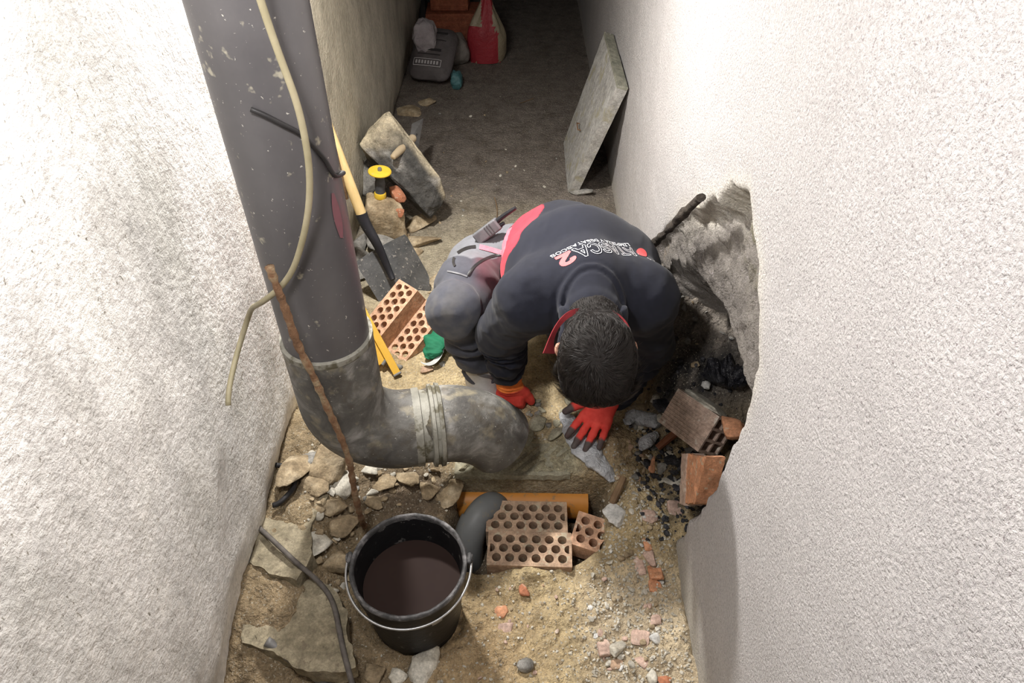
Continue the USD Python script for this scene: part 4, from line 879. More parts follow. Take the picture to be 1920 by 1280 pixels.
# ---------------------------------------------------------------- far end: sacks, bags, clay boxes
def pillow(c, size, R, seed, e=2.6, amp=.04):
    u, w = np.meshgrid(np.linspace(0, 2 * math.pi, 49)[:-1], np.linspace(-math.pi / 2, math.pi / 2, 25), indexing='ij')
    sg = lambda a, p: np.sign(a) * np.abs(a) ** p
    x = sg(np.cos(w), .55) * sg(np.cos(u), .45); y = sg(np.cos(w), .55) * sg(np.sin(u), .45); z = sg(np.sin(w), .9) * (1 - .55 * np.maximum(np.abs(x), np.abs(y)) ** 4)
    P = np.stack([x, y, z], -1); P = np.concatenate([P, P[:1]], 0)
    v, f = grid_mesh(P); n = meshkit.fbm(v * 2.6 + seed, 4, seed) - .5
    v = v * (1 + n[:, None] * amp * 4) * np.asarray(size) / 2
    return v @ np.asarray(R)[:3, :3].T + c, f
sc = on_ground(812, 165); sc = np.array([sc[0] + .0, sc[1] + .10, 0])
Rs = trimesh.transformations.euler_matrix(math.radians(38), 0, math.radians(-14))
sack = Thing('cement_sack', 'grey brown printed sack propped at the foot of the left wall', 'sack', sc)
sctr = sc + np.array([0, .04, .145])
sack.part('sack_body', pillow(sctr, (.27, .34, .13), Rs, 7, amp=.03), 'sack_grey', smooth=60)
def on_sack(a, b, w, h, lift=.004):
    pts_ = []
    for i in np.linspace(-.5, .5, 8):
        r_ = []
        for j in np.linspace(-.5, .5, 3):
            x, y = a + i * w, b + j * h
            z = .066 * (1 - .55 * max(abs(x / .135), abs(y / .17)) ** 4) * (max(0, 1 - (x / .16) ** 4) ** .4) * (max(0, 1 - (y / .19) ** 4) ** .4) + lift
            r_.append(sctr + Rs[:3, :3] @ np.array([x, y, z]))
        pts_.append(r_)
    return grid_mesh(np.array(pts_))
for (a, b, w, h) in ((.01, .105, .15, .013), (0.005, .055, .16, .005), (.0, -.01, .14, .016), (.0, -.04, .14, .005)):
    sack.part('printed_band', on_sack(a, b, w, h, .007), 'sack_print', smooth=True)
for k, (a, b, w, h) in enumerate(((0, -.072, .17, .004), (0, -.112, .17, .004), (-.084, -.092, .004, .04), (.084, -.092, .004, .04))):
    sack.part('label_frame', on_sack(a, b, w, h, .009), 'sack_letter', smooth=True)
for k in range(8):
    sack.part('label_letter', on_sack(-.066 + k * .0185, -.092, .011, .02, .009), 'sack_letter', smooth=True)
rc = np.array([-.60, 4.62, .36])
solo('white_rag', pillow(W(797, 68, .25), (.14, .14, .19), np.eye(4), 15, amp=.10), 'rag_white', 'crumpled whitish rag on top of the sacks by the left wall', 'rag', smooth=60)
solo('pale_sack', pillow(W(850, 92, .09), (.19, .20, .17), trimesh.transformations.euler_matrix(.3, 0, .3), 18, amp=.05), 'sack_pale', 'pale lumpy sack behind the printed sack', 'sack', smooth=60)
solo('teal_wrapper', pillow(W(856, 150, .05), (.07, .10, .10), np.eye(4), 22, amp=.12), 'teal_plastic', 'small crumpled teal wrapper right of the printed sack', 'wrapper', smooth=60)
# carrier bag
bb = on_ground(911, 118) + np.array([0, .06, 0])
bag = Thing('carrier_bag', 'red plastic carrier bag with beige panels standing on the dim floor', 'bag', bb)
rows = []
for k, z in enumerate(np.linspace(0, .46, 26)):
    w = .125 * (1 - .78 * sstep(.12, .40, z)) * (.93 + .07 * sstep(0, .04, z)); d = .085 * (1 - .72 * sstep(.14, .40, z))
    th = np.linspace(0, 2 * math.pi, 49)
    r = 1 + .10 * sstep(.08, .3, z) * np.sin(th * 7 + 1) + .06 * np.sin(th * 3 + z * 12)
    rows.append(np.stack([bb[0] + w * r * np.sign(np.cos(th)) * np.abs(np.cos(th)) ** .8 + .01 * sstep(.2, .4, z), bb[1] + d * r * np.sign(np.sin(th)) * np.abs(np.sin(th)) ** .8, np.full(49, z + .004)], -1))
bvv, bff = grid_mesh(np.array(rows)); nrow = 49
fth = (bff.min(1) % nrow); fz = (bvv[bff][:, :, 2]).mean(1); fx = bvv[bff].mean(1)[:, 0] - bb[0]
fr = bvv[bff].mean(1)
red = (np.abs(fx - .012) < .034 + .035 * (fz < .2)) | ((fx < -.0) & (fz < .21) & (fz > .0) & (fx < -.06)) | ((fz < .23) & (fz > .17) & (fx < .06))
cmp = lambda v_, f_: (v_[np.unique(f_)], np.searchsorted(np.unique(f_), f_))
bag.part('red_panel', cmp(bvv, bff[red][:, ::-1]), 'bag_red', smooth=True, label='red side of the bag')
bag.part('beige_panel', cmp(bvv, bff[~red][:, ::-1]), 'bag_beige', smooth=True, label='beige translucent panels')
bag.part('knot', pillow(bb + np.array([.012, 0, .48]), (.07, .05, .07), np.eye(4), 4, amp=.12), 'bag_red', smooth=True)
bag.part('base', xf(rbox(.19, .12, .006, .002), at(np.eye(4), bb + np.array([0, 0, .004]))), 'bag_red')
# clay boxes
for (px, py, z, w, d, h, yaw_, l_) in ((846, 62, 0.0, .36, .25, .19, .03, 'long red clay block lying at the far end, lower of two'), (836, 12, .195, .25, .22, .15, .0, 'red clay block at the far end, resting on the long one')):
    p = np.array([-.435, 5.02, z]) if z == 0 else np.array([-.455, 5.05, z])
    t = Thing('clay_block', l_, 'block', p)
    t.part('block_body', xf(rbox(w, d, h, .006), at(trimesh.transformations.euler_matrix(0, 0, yaw_), p + np.array([0, 0, h / 2]))), 'clay_box', smooth=30)
    for k in range(4): t.part('groove_rib', xf(rbox(w * .98, .004, h * .12, .0015), at(trimesh.transformations.euler_matrix(0, 0, yaw_), p + np.array([0, -d / 2 - .001, h * (.15 + .235 * k)]))), 'clay_box', smooth=30)
# ---------------------------------------------------------------- the worker
def surfnet(fn, lo, hi, h):
    """smooth closed surface of fn < 0 on a grid (naive surface nets)."""
    lo, hi = np.asarray(lo, float), np.asarray(hi, float)
    n = np.ceil((hi - lo) / h).astype(int) + 1
    ax = [lo[k] + h * np.arange(n[k]) for k in range(3)]
    V = np.empty(n, np.float32)
    for i in range(0, n[0], 24):
        P = np.stack(np.meshgrid(ax[0][i:i + 24], ax[1], ax[2], indexing='ij'), -1)
        V[i:i + 24] = fn(P.reshape(-1, 3)).reshape(P.shape[:3])
    V[[0, -1]] = np.maximum(V[[0, -1]], 1e-4); V[:, [0, -1]] = np.maximum(V[:, [0, -1]], 1e-4); V[:, :, [0, -1]] = np.maximum(V[:, :, [0, -1]], 1e-4)
    S = V < 0; m = n - 1
    acc = np.zeros((*m, 3), np.float32); cnt = np.zeros(m, np.int32)
    sl = lambda a, o, k: a[tuple(slice(o[d], o[d] + m[d]) for d in range(3))]
    for d in range(3):
        o1, o2 = [(d + 1) % 3, (d + 2) % 3]
        for a in (0, 1):
            for b in (0, 1):
                p = [0, 0, 0]; p[o1], p[o2] = a, b; q = list(p); q[d] = 1
                va_, vb_ = sl(V, p, 0), sl(V, q, 0)
                c = sl(S, p, 0) != sl(S, q, 0)
                t = np.where(c, va_ / np.where(c, va_ - vb_, 1), 0)
                for e in range(3):
                    acc[..., e] += np.where(c, (t if e == d else p[e]), 0)
                cnt += c
    act = cnt > 0; idx = np.full(m, -1, np.int64); idx[act] = np.arange(act.sum())
    cell = np.argwhere(act)
    v = lo + h * (cell + acc[act] / cnt[act][:, None])
    F = []
    for d in range(3):
        o1, o2 = (d + 1) % 3, (d + 2) % 3
        A = [slice(None)] * 3; B = [slice(None)] * 3
        A[d], B[d] = slice(0, -1), slice(1, None)
        c = S[tuple(A)] != S[tuple(B)]
        e = np.argwhere(c); e = e[(e[:, o1] > 0) & (e[:, o2] > 0) & (e[:, o1] < m[o1]) & (e[:, o2] < m[o2])]
        w = S[tuple(A)][tuple(e.T)]
        def g(a, b):
            x = e.copy(); x[:, o1] -= a; x[:, o2] -= b; return idx[tuple(x.T)]
        q = np.stack([g(1, 1), g(0, 1), g(0, 0), g(1, 0)], 1)
        q[~w] = q[~w][:, ::-1]; F.append(q)
    q = np.vstack(F); q = q[(q >= 0).all(1)]
    return v, np.vstack([q[:, [0, 1, 2]], q[:, [0, 2, 3]]])
def relax(v, f, n=3):
    from scipy.sparse import coo_matrix
    e = np.vstack([f[:, [0, 1]], f[:, [1, 2]], f[:, [2, 0]]]); e = np.vstack([e, e[:, ::-1]])
    A = coo_matrix((np.ones(len(e)), (e[:, 0], e[:, 1])), shape=(len(v), len(v))).tocsr(); A.data[:] = 1
    dg = np.asarray(A.sum(1))
    for _ in range(n):
        v = v + .5 * (A @ v / dg - v); v = v - .52 * (A @ v / dg - v)
    return v
def cone(P, a, b, ra, rb):
    a, b = np.asarray(a, float), np.asarray(b, float); ab = b - a
    h = np.clip((P - a) @ ab / (ab @ ab), 0, 1)
    return np.linalg.norm(P - a - h[:, None] * ab, axis=1) - (ra + (rb - ra) * h)
def ell(P, c, R, r):
    q = (P - np.asarray(c)) @ np.asarray(R); r = np.asarray(r, float)
    k0 = np.linalg.norm(q / r, axis=1); k1 = np.linalg.norm(q / r ** 2, axis=1) + 1e-9
    return k0 * (k0 - 1) / k1
def smin(ds, k):
    d = ds[0]
    for e in ds[1:]:
        h = np.clip(.5 + .5 * (e - d) / k, 0, 1); d = e * (1 - h) + d * h - k * h * (1 - h)
    return d
def chain(P, pts, rs, k=.03):
    return smin([cone(P, pts[i], pts[i + 1], rs[i], rs[i + 1]) for i in range(len(pts) - 1)], k)
def fnoise(P, s, seed, o=3, st=None):
    q = P * s if st is None else (P @ st) * s
    return meshkit.fbm(q + 7.7, o, seed) - .5

# joints: s_ is the side at the left of the picture (the worker's right), t_ the other
pel = np.array([.0, 1.91, .33]); wai = np.array([.11, 1.82, .44]); che = np.array([.15, 1.64, .575]); nek = np.array([.185, 1.330, .640])
hip_s, hip_t = np.array([-.118, 1.91, .315]), np.array([.145, 1.93, .315])
knee_s, ank_s = np.array([-.178, 1.575, .430]), np.array([-.112, 1.655, .10])
knee_t, ank_t = np.array([.235, 1.69, .085]), np.array([.215, 2.07, .085])
sho_s, sho_t = np.array([.030, 1.430, .595]), np.array([.335, 1.455, .580])
elb_s, wri_s = np.array([-.046, 1.530, .385]), np.array([-.022, 1.600, .150])
elb_t, wri_t = np.array([.388, 1.535, .345]), np.array([.310, 1.545, .105])
head = np.array([.180, 1.150, .650]); HS = .87
hu = unit([-.04, -.93, .36]); hf_ = unit(np.array([.05, -.36, -.93])); hf_ = unit(hf_ - hu * (hf_ @ hu)); hr = np.cross(hf_, hu)  # up, face, right
HR = np.stack([hr, hf_, hu], 1)
def head_sdf(P):
    return HS * head_unit(head + (P - head) / HS)
def head_unit(P):
    c = head
    skull = ell(P, c + hf_ * -.012 + hu * .012, HR, (.079, .100, .092))
    brow = ell(P, c + hf_ * .035 - hu * .02, HR, (.066, .070, .085))
    jaw = cone(P, c + hf_ * .035 - hu * .060, c + hf_ * .070 - hu * .105, .056, .030)
    d = smin([skull, brow, jaw], .04)
    nose = cone(P, c + hf_ * .100 - hu * .020, c + hf_ * .122 - hu * .052, .009, .013)
    d = smin([d, nose], .014)
    lips = cone(P, c + hf_ * .097 - hu * .081 - hr * .018, c + hf_ * .097 - hu * .081 + hr * .018, .008, .008)
    d = smin([d, lips], .010)
    for s in (-1, 1):
        eye = ell(P, c + hf_ * .101 - hu * .012 + hr * s * .031, HR, (.016, .010, .009))
        d = np.maximum(d, -eye + .0) if False else smin([d, eye + .004], .006)
        ear = ell(P, c + hr * s * .096 - hf_ * .012 - hu * .038, HR, (.013, .019, .030))
        d = smin([d, ear], .008)
    return d
def torso_sdf(P, off=0.):
    up = 1.0
    R = chain(P, [hip_s + (.02, -.02, .03), np.array([.072, 1.81, .440]), np.array([.088, 1.640, .530]), np.array([.085, 1.46, .585])], np.array([.100, .108, .112, .088]) + off, .05)
    L = chain(P, [hip_t + (-.02, -.02, .03), np.array([.205, 1.82, .455]), np.array([.275, 1.640, .525]), np.array([.295, 1.47, .575])], np.array([.100, .112, .115, .085]) + off, .05)
    Mid = chain(P, [pel + (0, 0, .03), np.array([.135, 1.82, .485]), np.array([.180, 1.64, .585]), np.array([.185, 1.45, .625]), nek], np.array([.115, .118, .115, .090, .056]) + off, .05)
    return smin([R, L, Mid], .06)
def arms_sdf(P, off=0.):
    s = chain(P, [np.array([.07, 1.45, .60]), sho_s, elb_s, wri_s], np.array([.075, .074, .056, .040]) + off, .03)
    t = chain(P, [np.array([.30, 1.46, .58]), sho_t, elb_t, wri_t], np.array([.075, .074, .056, .042]) + off, .03)
    return s, t
def legs_sdf(P, off=0.):
    s = chain(P, [hip_s, hip_s * .45 + knee_s * .55 + (0, 0, .02), knee_s, knee_s * .55 + ank_s * .45 + (.0, .03, 0), ank_s], np.array([.106, .088, .068, .062, .046]) + off, .03)
    t = chain(P, [hip_t, hip_t * .45 + knee_t * .55, knee_t, knee_t * .5 + ank_t * .5, ank_t], np.array([.104, .088, .066, .062, .046]) + off, .03)
    return s, t
# ---- continuous body under the clothes
def body_sdf(P):
    nk = chain(P, [nek + (0, .06, -.03), nek, head - hu * .05 - hf_ * .015], [.06, .054, .052], .03)
    a1, a2 = arms_sdf(P, -.014); l1, l2 = legs_sdf(P, -.014)
    hs = cone(P, wri_s, hand_s_c, .026, .020); ht = cone(P, wri_t, hand_t_c, .026, .018)
    f1 = cone(P, ank_s, foot_s_tip, .034, .026); f2 = cone(P, ank_t, ank_t + (0, .10, -.03), .036, .026)
    return smin([torso_sdf(P, -.032), nk, head_sdf(P), a1, a2, l1, l2, hs, ht, f1, f2], .018)
hand_s_c = np.array([-.020, 1.590, .075]); hand_t_c = np.array([.275, 1.49, .055]); foot_s_tip = np.array([-.092, 1.60, .035])

wk = Thing('person', 'person in navy sweatshirt with red side panels crouching head down, red gloves on the ground', 'person', (0.05, 1.7, 0))
bv, bf = surfnet(body_sdf, (-.34, .93, -.02), (.53, 2.30, .86), .0085)
wk.part('body', (bv, bf), 'skin', smooth=True)

# ---- sweatshirt
HEM0 = W(958, 385, .60); HEM1 = W(962, 515, .47); HEMN = unit(np.cross(np.array([.16, 1.90, .36]) - HEM0, HEM1 - HEM0))
def folds(P, d0, amp, s, seed, st=None):
    n = fnoise(P, s, seed, 3, st); return d0 + amp * (np.abs(n) * 2 - .35)
def sweat_sdf(P):
    t = torso_sdf(P, .008)
    a1, a2 = arms_sdf(P, .010)
    # gathered folds round the elbows and cuffs
    ua = unit(wri_s - elb_s); k1 = (P - elb_s) @ ua
    a1 = a1 + .006 * np.sin(k1 * 150 + 3 * fnoise(P, 12, 3) * 6) * sstep(.0, .06, k1) * sstep(.27, .2, k1) + .009 * fnoise(P, 16, 5) * 2
    ub = unit(wri_t - elb_t); k2 = (P - elb_t) @ ub
    a2 = a2 + .006 * np.sin(k2 * 140 + 3 * fnoise(P, 12, 6) * 6) * sstep(.0, .06, k2) + .009 * fnoise(P, 16, 7) * 2
    # cut at the wrists
    a1 = np.maximum(a1, (P - (wri_s - ua * .012)) @ ua); a2 = np.maximum(a2, (P - (wri_t + ub * .018)) @ ub)
    # hem: stops at the waist
    hem = (P - HEM0) @ HEMN - .006
    t = np.maximum(t, hem)
    hood = cone(P, nek + (-.075, .02, .015), nek + (.075, .02, .012), .036, .036)
    d = smin([t, a1, a2], .035)
    col = chain(P, [nek + (-.070, -.075, -.050), nek + (-.058, -.022, .004), nek + (.0, -.004, .026), nek + (.058, -.022, .004), nek + (.070, -.075, -.050)], [.018, .018, .018, .018, .018], .012)
    d = smin([d, col], .030)
    # long soft folds across the back towards the neck and armpits
    st = np.array([[1.4, .3, 0], [-.3, .45, 0], [0, 0, 1.]])
    d = d + .008 * (np.abs(fnoise(P, 7, 11, 3, st)) * 2 - .3) * 1.4
    up = sstep(1.50, 1.36, P[:, 1])
    rad = np.linalg.norm((P - nek)[:, [0, 1]] * np.array([1, 1.2]), axis=1)
    d = d + up * .0045 * np.sin(rad * 210) * sstep(.05, .065, rad) * sstep(.115, .085, rad)
    d = np.maximum(d, -(head_sdf(P) - .012))
    return d
sv, sf = surfnet(sweat_sdf, (-.17, 1.18, .06), (.50, 2.02, .82), .0058)
sv = relax(sv, sf)
tint = np.zeros((len(sv), 3)) + np.array([.0115, .0128, .0215])
lat = unit(np.array([.97, .16, -.12])); axs = unit(np.array([.30, -.90, .28]))
o_ = np.array([.12, 1.81, .50])
la = (sv - o_) @ lat; lx = (sv - o_) @ axs
def red_mask(la, lx, v):
    dist = -(v - HEM0) @ HEMN; s = (v - HEM0) @ unit(HEM1 - HEM0) / np.linalg.norm(HEM1 - HEM0)
    w = .040 + .088 * np.sin(np.clip(s * .74 + .10, 0, 1) * math.pi) ** .8 + .006 * np.sin(s * 17) + .012 * fnoise(v, 18, 9)
    return sstep(.003, -.003, dist - w) * sstep(-.16, -.12, s) * sstep(1.30, 1.2, s)
armd = sstep(.03, .05, np.minimum(*arms_sdf(sv)))
rm = red_mask(la, lx, sv) * sstep(.012, .02, np.minimum(*arms_sdf(sv)))
tint = tint * (1 - rm[:, None]) + np.array([.62, .035, .055]) * rm[:, None]
swp = wk.part('sweatshirt', (sv, sf), 'sweat_fabric', prim={'tint': tint}, label='dark navy sweatshirt with red side panels')

# red inner collar standing round the neck
def collar_sdf(P):
    pts_ = [nek + (-.070, -.020, -.010), nek + (-.045, .004, .018), nek + (0, .010, .030), nek + (.045, .004, .018), nek + (.070, -.020, -.010)]
    d = chain(P, pts_, [.010, .010, .010, .010, .010], .01)
    return np.maximum(d, -(head_sdf(P) - .006))
cv_, cf_ = surfnet(collar_sdf, nek + (-.16, -.19, -.14), nek + (.16, .06, .09), .0045)
wk.part('collar', (cv_, cf_), 'collar_red', smooth=True, label='dark red inner collar', parent=swp)

def ribbon(ea, eb, name, th=.004):
    a = spline([Wd(*q) for q in ea], 20); b = spline([Wd(*q) for q in eb], 20)
    g_ = np.stack([a, (a * 2 + b) / 3, (a + 2 * b) / 3, b], 1); v1, f1 = grid_mesh(g_); n1_ = unit(np.cross(g_[10, 3] - g_[10, 0], g_[12, 0] - g_[8, 0]))
    n1_ = n1_ if n1_ @ F_ > 0 else -n1_
    v2 = v1 + n1_ * th; m_ = len(v1); ed = [i * 4 for i in range(20)] + [77, 78, 79] + [i * 4 + 3 for i in range(18, -1, -1)] + [2, 1]
    sf_ = []
    for p_, q_ in zip(ed, ed[1:] + ed[:1]): sf_ += [[p_, q_, q_ + m_], [p_, q_ + m_, p_ + m_]]
    wk.part(name, (np.vstack([v1, v2]), np.vstack([f1, f1[:, ::-1] + m_, sf_])), 'collar_red', smooth=40, label='dark red collar flap', parent=swp)
ribbon([(1092, 577, 1.64), (1058, 590, 1.625), (1041, 612, 1.61), (1029, 637, 1.59), (1019, 662, 1.575)], [(1094, 585, 1.64), (1064, 598, 1.625), (1047, 617, 1.615), (1039, 640, 1.605), (1041, 663, 1.60)], 'collar_flap')
ribbon([(1140, 578, 1.645), (1166, 594, 1.625), (1181, 618, 1.60), (1186, 640, 1.59)], [(1138, 586, 1.645), (1159, 602, 1.63), (1170, 622, 1.61), (1175, 642, 1.60)], 'collar_flap')
# ---- trousers
def trouser_sdf(P):
    l1, l2 = legs_sdf(P, .006)
    hips = np.maximum(smin([cone(P, hip_s + (.02, .0, .02), hip_t + (-.02, .0, .02), .112, .112), cone(P, pel + (0, .0, .03), wai + (-.02, .02, -.03), .125, .118)], .05), (P - np.array([.06, 1.725, .525])) @ unit(np.array([.5, -.62, .6])))
    ax_ = unit(ank_s - knee_s); k = (P - knee_s) @ ax_
    l1 = l1 + .008 * np.sin(k * 90 + fnoise(P, 9, 4) * 14) * sstep(.05, .12, k) + .012 * fnoise(P, 12, 5)
    bk = np.linalg.norm(P - (knee_s + (.02, .06, -.05)), axis=1)
    l1 = l1 + .005 * np.sin(bk * 130) * sstep(.20, .10, bk)
    l1 = np.maximum(l1, (P - (ank_s + ax_ * .012)) @ ax_)
    d = smin([l1, l2, hips], .045)
    d = d + .006 * (np.abs(fnoise(P, 10, 8)) * 2 - .3)
    return d
tv_, tf_ = surfnet(trouser_sdf, (-.32, 1.44, .0), (.36, 2.20, .66), .0062)
tv_ = relax(tv_, tf_)
tt = np.zeros((len(tv_), 3)) + np.array([.058, .060, .074])
dust = bump2(tv_[:, 1], tv_[:, 2], 1.52, .42, .09, .10) * sstep(.35, .7, fnoise(tv_, 30, 2) + .5) * sstep(-.0, -.2, tv_[:, 0])
tt = tt * (1 - dust[:, None]) + np.array([.11, .105, .10]) * dust[:, None]
dx_ = tv_[:, 0] + .137; pk = sstep(-.003, .004, tv_[:, 1] - 1.741 - np.where(dx_ < 0, -.6 * dx_, .95 * dx_)) * sstep(.0, -.02, tv_[:, 0])
tt = tt * (1 - pk[:, None]) + np.array([.15, .154, .17]) * pk[:, None]
bg = sstep(.02, -.0, tv_[:, 0] - .0) * (1 - pk) * sstep(-.14, -.10, tv_[:, 0]) * sstep(1.60, 1.70, tv_[:, 1]) * sstep(2.02, 1.95, tv_[:, 1])  # red bounce light on the shaded thigh, painted into the cloth colour
tt = tt * (1 - bg[:, None] * .7) + np.array([.11, .03, .04]) * bg[:, None] * .7
trp = wk.part('trousers', (tv_, tf_), 'trouser_fabric', prim={'tint': tt}, label='dusty dark work trousers with a grey hip pocket')
def project_to(fn, p, d, n=60, s=.8):
    p = np.array(p, float)
    for _ in range(n): p = p + d * (fn(p) * s)[:, None]
    return p
vdir = F_
def strip(fn, pix, w, lift, n=24):
    q = spline(np.array([[a, b, 0] for a, b in pix], float), n)[:, :2]
    t = np.gradient(q, axis=0); t /= np.linalg.norm(t, axis=1, keepdims=True); nn = np.stack([-t[:, 1], t[:, 0]], 1)
    rows = []
    for s in (-1, 0, 1):
        qq = q + nn * s * w; d = np.stack([ray(a, b) for a, b in qq]); d /= np.linalg.norm(d, axis=1, keepdims=True)
        p = np.repeat(C_[None], len(qq), 0) + d * 1.2
        for _ in range(70): p = p + d * (fn(p) * .7)[:, None]
        rows.append(p - d * (lift if s else lift * 1.6))
    return grid_mesh(np.stack(rows, 1))
# seams and pocket opening on the hip
wk.part('pocket_seam', strip(trouser_sdf, [(838, 508), (858, 512), (876, 518)], 1.6, .003), 'radio_grey', smooth=True, parent=trp, label='grey pocket seam')
wk.part('pocket_opening', strip(trouser_sdf, [(878, 516), (893, 496), (915, 483), (946, 475)], 2.6, .003), 'black_cable', smooth=True, parent=trp, label='dark pocket opening')
wk.part('belt_loop', strip(trouser_sdf, [(852, 482), (850, 490), (853, 498)], 2.5, .004), 'black_cable', smooth=True, parent=trp, label='black loop')
wk.part('waistband', strip(trouser_sdf, [(858, 474), (872, 466), (892, 462)], 3., .004), 'black_cable', smooth=True, parent=trp, label='black waistband')
wk.part('undershirt_edge', strip(trouser_sdf, [(899, 462), (922, 468), (948, 476)], 4.5, .004), 'shirt_pink', smooth=True, parent=trp, label='pink edge of the undershirt')
# pink undershirt at the gap between sweatshirt and trousers
def under_sdf(P):
    d = torso_sdf(P, -.005)
    k = (P - HEM0) @ HEMN
    return np.maximum(np.maximum(d, k - .058), -k - .03)
uv_, uf_ = surfnet(under_sdf, (-.24, 1.70, .25), (.30, 2.15, .72), .007)
wk.part('undershirt', (uv_, uf_), 'shirt_pink', smooth=True, label='pink red undershirt showing at the waist')

# ---- radio on the belt
r0, r1 = Wd(893, 449, 2.27), Wd(936, 417, 2.22)
rd = unit(r1 - r0); rw = unit(camvec((.55, .75, .25))); rw = unit(rw - rd * (rw @ rd)); rn = np.cross(rd, rw)
ro = Thing('walkie_talkie', 'grey walkie talkie clipped to the back of the worker\'s belt', 'radio', (r0 + r1) / 2)
ro.part('radio_body', xf(rbox(np.linalg.norm(r1 - r0) * .96, .040, .030, .006, 12), frame((r0 + r1) / 2, rd, rw, rn)), 'radio_grey', smooth=30)
ro.part('battery', xf(rbox(np.linalg.norm(r1 - r0) * .6, .042, .012, .003, 12), frame(r0 * .68 + r1 * .32 + rw * .0 - rn * .0, rd, rw, rn)), 'grip_dark', smooth=30)
ro.part('antenna', tube([r1 - rw * .008, r1 + rd * .03 - rw * .008, r1 + rd * .075 - rw * .006], [.0085, .0075, .006], 12), 'black_steel', smooth=30)
ro.part('knob', tube([r1 + rw * .01 - rd * .004, r1 + rw * .01 + rd * .012], .006, 12), 'black_steel', smooth=30)
for k in range(3): ro.part('grip_rib', xf(rbox(.004, .036, .034, .0015, 6), frame(r0 * (.45 - .1 * k) + r1 * (.55 + .1 * k), rd, rw, rn)), 'grip_dark', smooth=30)

# ---- hair: close cap and strands that turn round the whorl
def hairline(P):
    q = (P - head) @ HR      # right, face, up
    return q
def cap_sdf(P):
    return HS * cap_unit(head + (P - head) / HS)
def cap_unit(P):
    q = hairline(P)
    d = ell(P, head + hf_ * -.012 + hu * .012, HR, (.079, .100, .092))
    d2 = ell(P, head + hf_ * .035 - hu * .02, HR, (.066, .070, .085))
    nk_ = cone(P, head - hu * .05 - hf_ * .02, head - hu * .15 - hf_ * .055, .066, .064)
    s = smin([d, d2, nk_], .04) - .010 - .006 * sstep(-.02, .06, q[:, 2]) - .006 * sstep(.0, .08, q[:, 1])
    s = s + .010 * fnoise(P, 26, 3) + .004 * fnoise(P, 70, 4)
    front = q[:, 1] - .062 - .5 * (q[:, 2] - .02)           # forehead
    low = -(q[:, 2] + .066 + .080 * sstep(.0, -.05, q[:, 1]) + .25 * q[:, 1] * (q[:, 1] > 0) - .10 * sstep(.02, .09, q[:, 1]))
    ear = np.minimum(*[np.linalg.norm((q - np.array([s_ * .092, -.010, -.038])) / np.array([1, .8, 1]), axis=1) for s_ in (-1, 1)])
    return np.maximum(np.maximum(np.maximum(s, front * .8), low), .030 - ear)
hv_, hf2 = surfnet(cap_sdf, head - .15, head + .15, .004)
hp_ = wk.part('hair', (hv_, hf2), 'hair_black', smooth=True, label='short black hair with a whorl at the crown')
wh = unit(hu * .93 - hf_ * .34 + hr * .03)
rg = np.random.default_rng(12); root, cur = [], []
N = 13000
dd = rg.normal(size=(N * 3, 3)); dd /= np.linalg.norm(dd, axis=1, keepdims=True)
p = head + dd * .16
c0 = head + hf_ * .005
for _ in range(40):
    p = p - dd * (cap_sdf(p) * .7)[:, None]
q = hairline(p)
ok = (np.abs(cap_sdf(p)) < .003) & (q[:, 2] > -.060 - .05 * sstep(.0, -.05, q[:, 1]) + .02 * (q[:, 1] > .04)) & (q[:, 1] < .066 + .5 * (q[:, 2] - .02))
p, dd = p[ok][:N], dd[ok][:N]
e_ = 1e-3
nrm = np.stack([cap_sdf(p + np.eye(3)[k] * e_) - cap_sdf(p - np.eye(3)[k] * e_) for k in range(3)], 1); nrm /= np.linalg.norm(nrm, axis=1, keepdims=True) + 1e-9
rw_ = (p - head) - ((p - head) @ wh)[:, None] * wh
rl = np.linalg.norm(rw_, axis=1, keepdims=True); rw_ /= rl + 1e-9
tang = rw_ + .55 * np.cross(wh, rw_) * np.exp(-rl / .05)
tang = tang - (tang * nrm).sum(1)[:, None] * nrm; tang /= np.linalg.norm(tang, axis=1, keepdims=True) + 1e-9
clump = meshkit.noise(p * 60, 9)[:, None] - .5; clump2 = meshkit.noise(p * 140, 4)[:, None] - .5
qq = q[ok][:N]
L = (.022 + .012 * rg.random(len(p)) + .010 * sstep(-.02, .06, qq[:, 1]))[:, None]
L = L * (.35 + .65 * sstep(-.075, -.02, qq[:, 2] + .3 * qq[:, 1]))[:, None]
cur = p.copy(); pts4 = [p - nrm * .003]; rj = rg.normal(size=(len(p), 1)) * .12
for j in range(4):
    rw2 = (cur - head) - ((cur - head) @ wh)[:, None] * wh; r2 = np.linalg.norm(rw2, axis=1, keepdims=True); rw2 /= r2 + 1e-9
    tg = rw2 + .6 * np.cross(wh, rw2) * np.exp(-r2 / .04) + np.cross(wh, rw2) * (clump * 1.5 + clump2 * .8 + rj)
    tg -= (tg * nrm).sum(1)[:, None] * nrm; tg /= np.linalg.norm(tg, axis=1, keepdims=True) + 1e-9
    cur = cur + tg * L / 4
    d_ = cap_sdf(cur)[:, None]; want = (.0015 + .0035 * math.sin(math.pi * (j + 1) / 4.6)) * (1 + 1.2 * clump2)
    cur = cur + nrm * (want - d_) * .9
    pts4.append(cur.copy())
cu = np.stack(pts4, 1).astype(np.float32)
bcu = UsdGeom.BasisCurves.Define(stage, unique(hp_, 'strands'))
bcu.CreateTypeAttr('linear'); bcu.CreateCurveVertexCountsAttr(Vt.IntArray([5] * len(p)))
bcu.CreatePointsAttr(Vt.Vec3fArray.FromNumpy((cu.reshape(-1, 3) - wk.loc).astype(np.float32)))
wd5 = np.tile(np.array([.0006, .0007, .0006, .0005, .0002], np.float32), len(p))
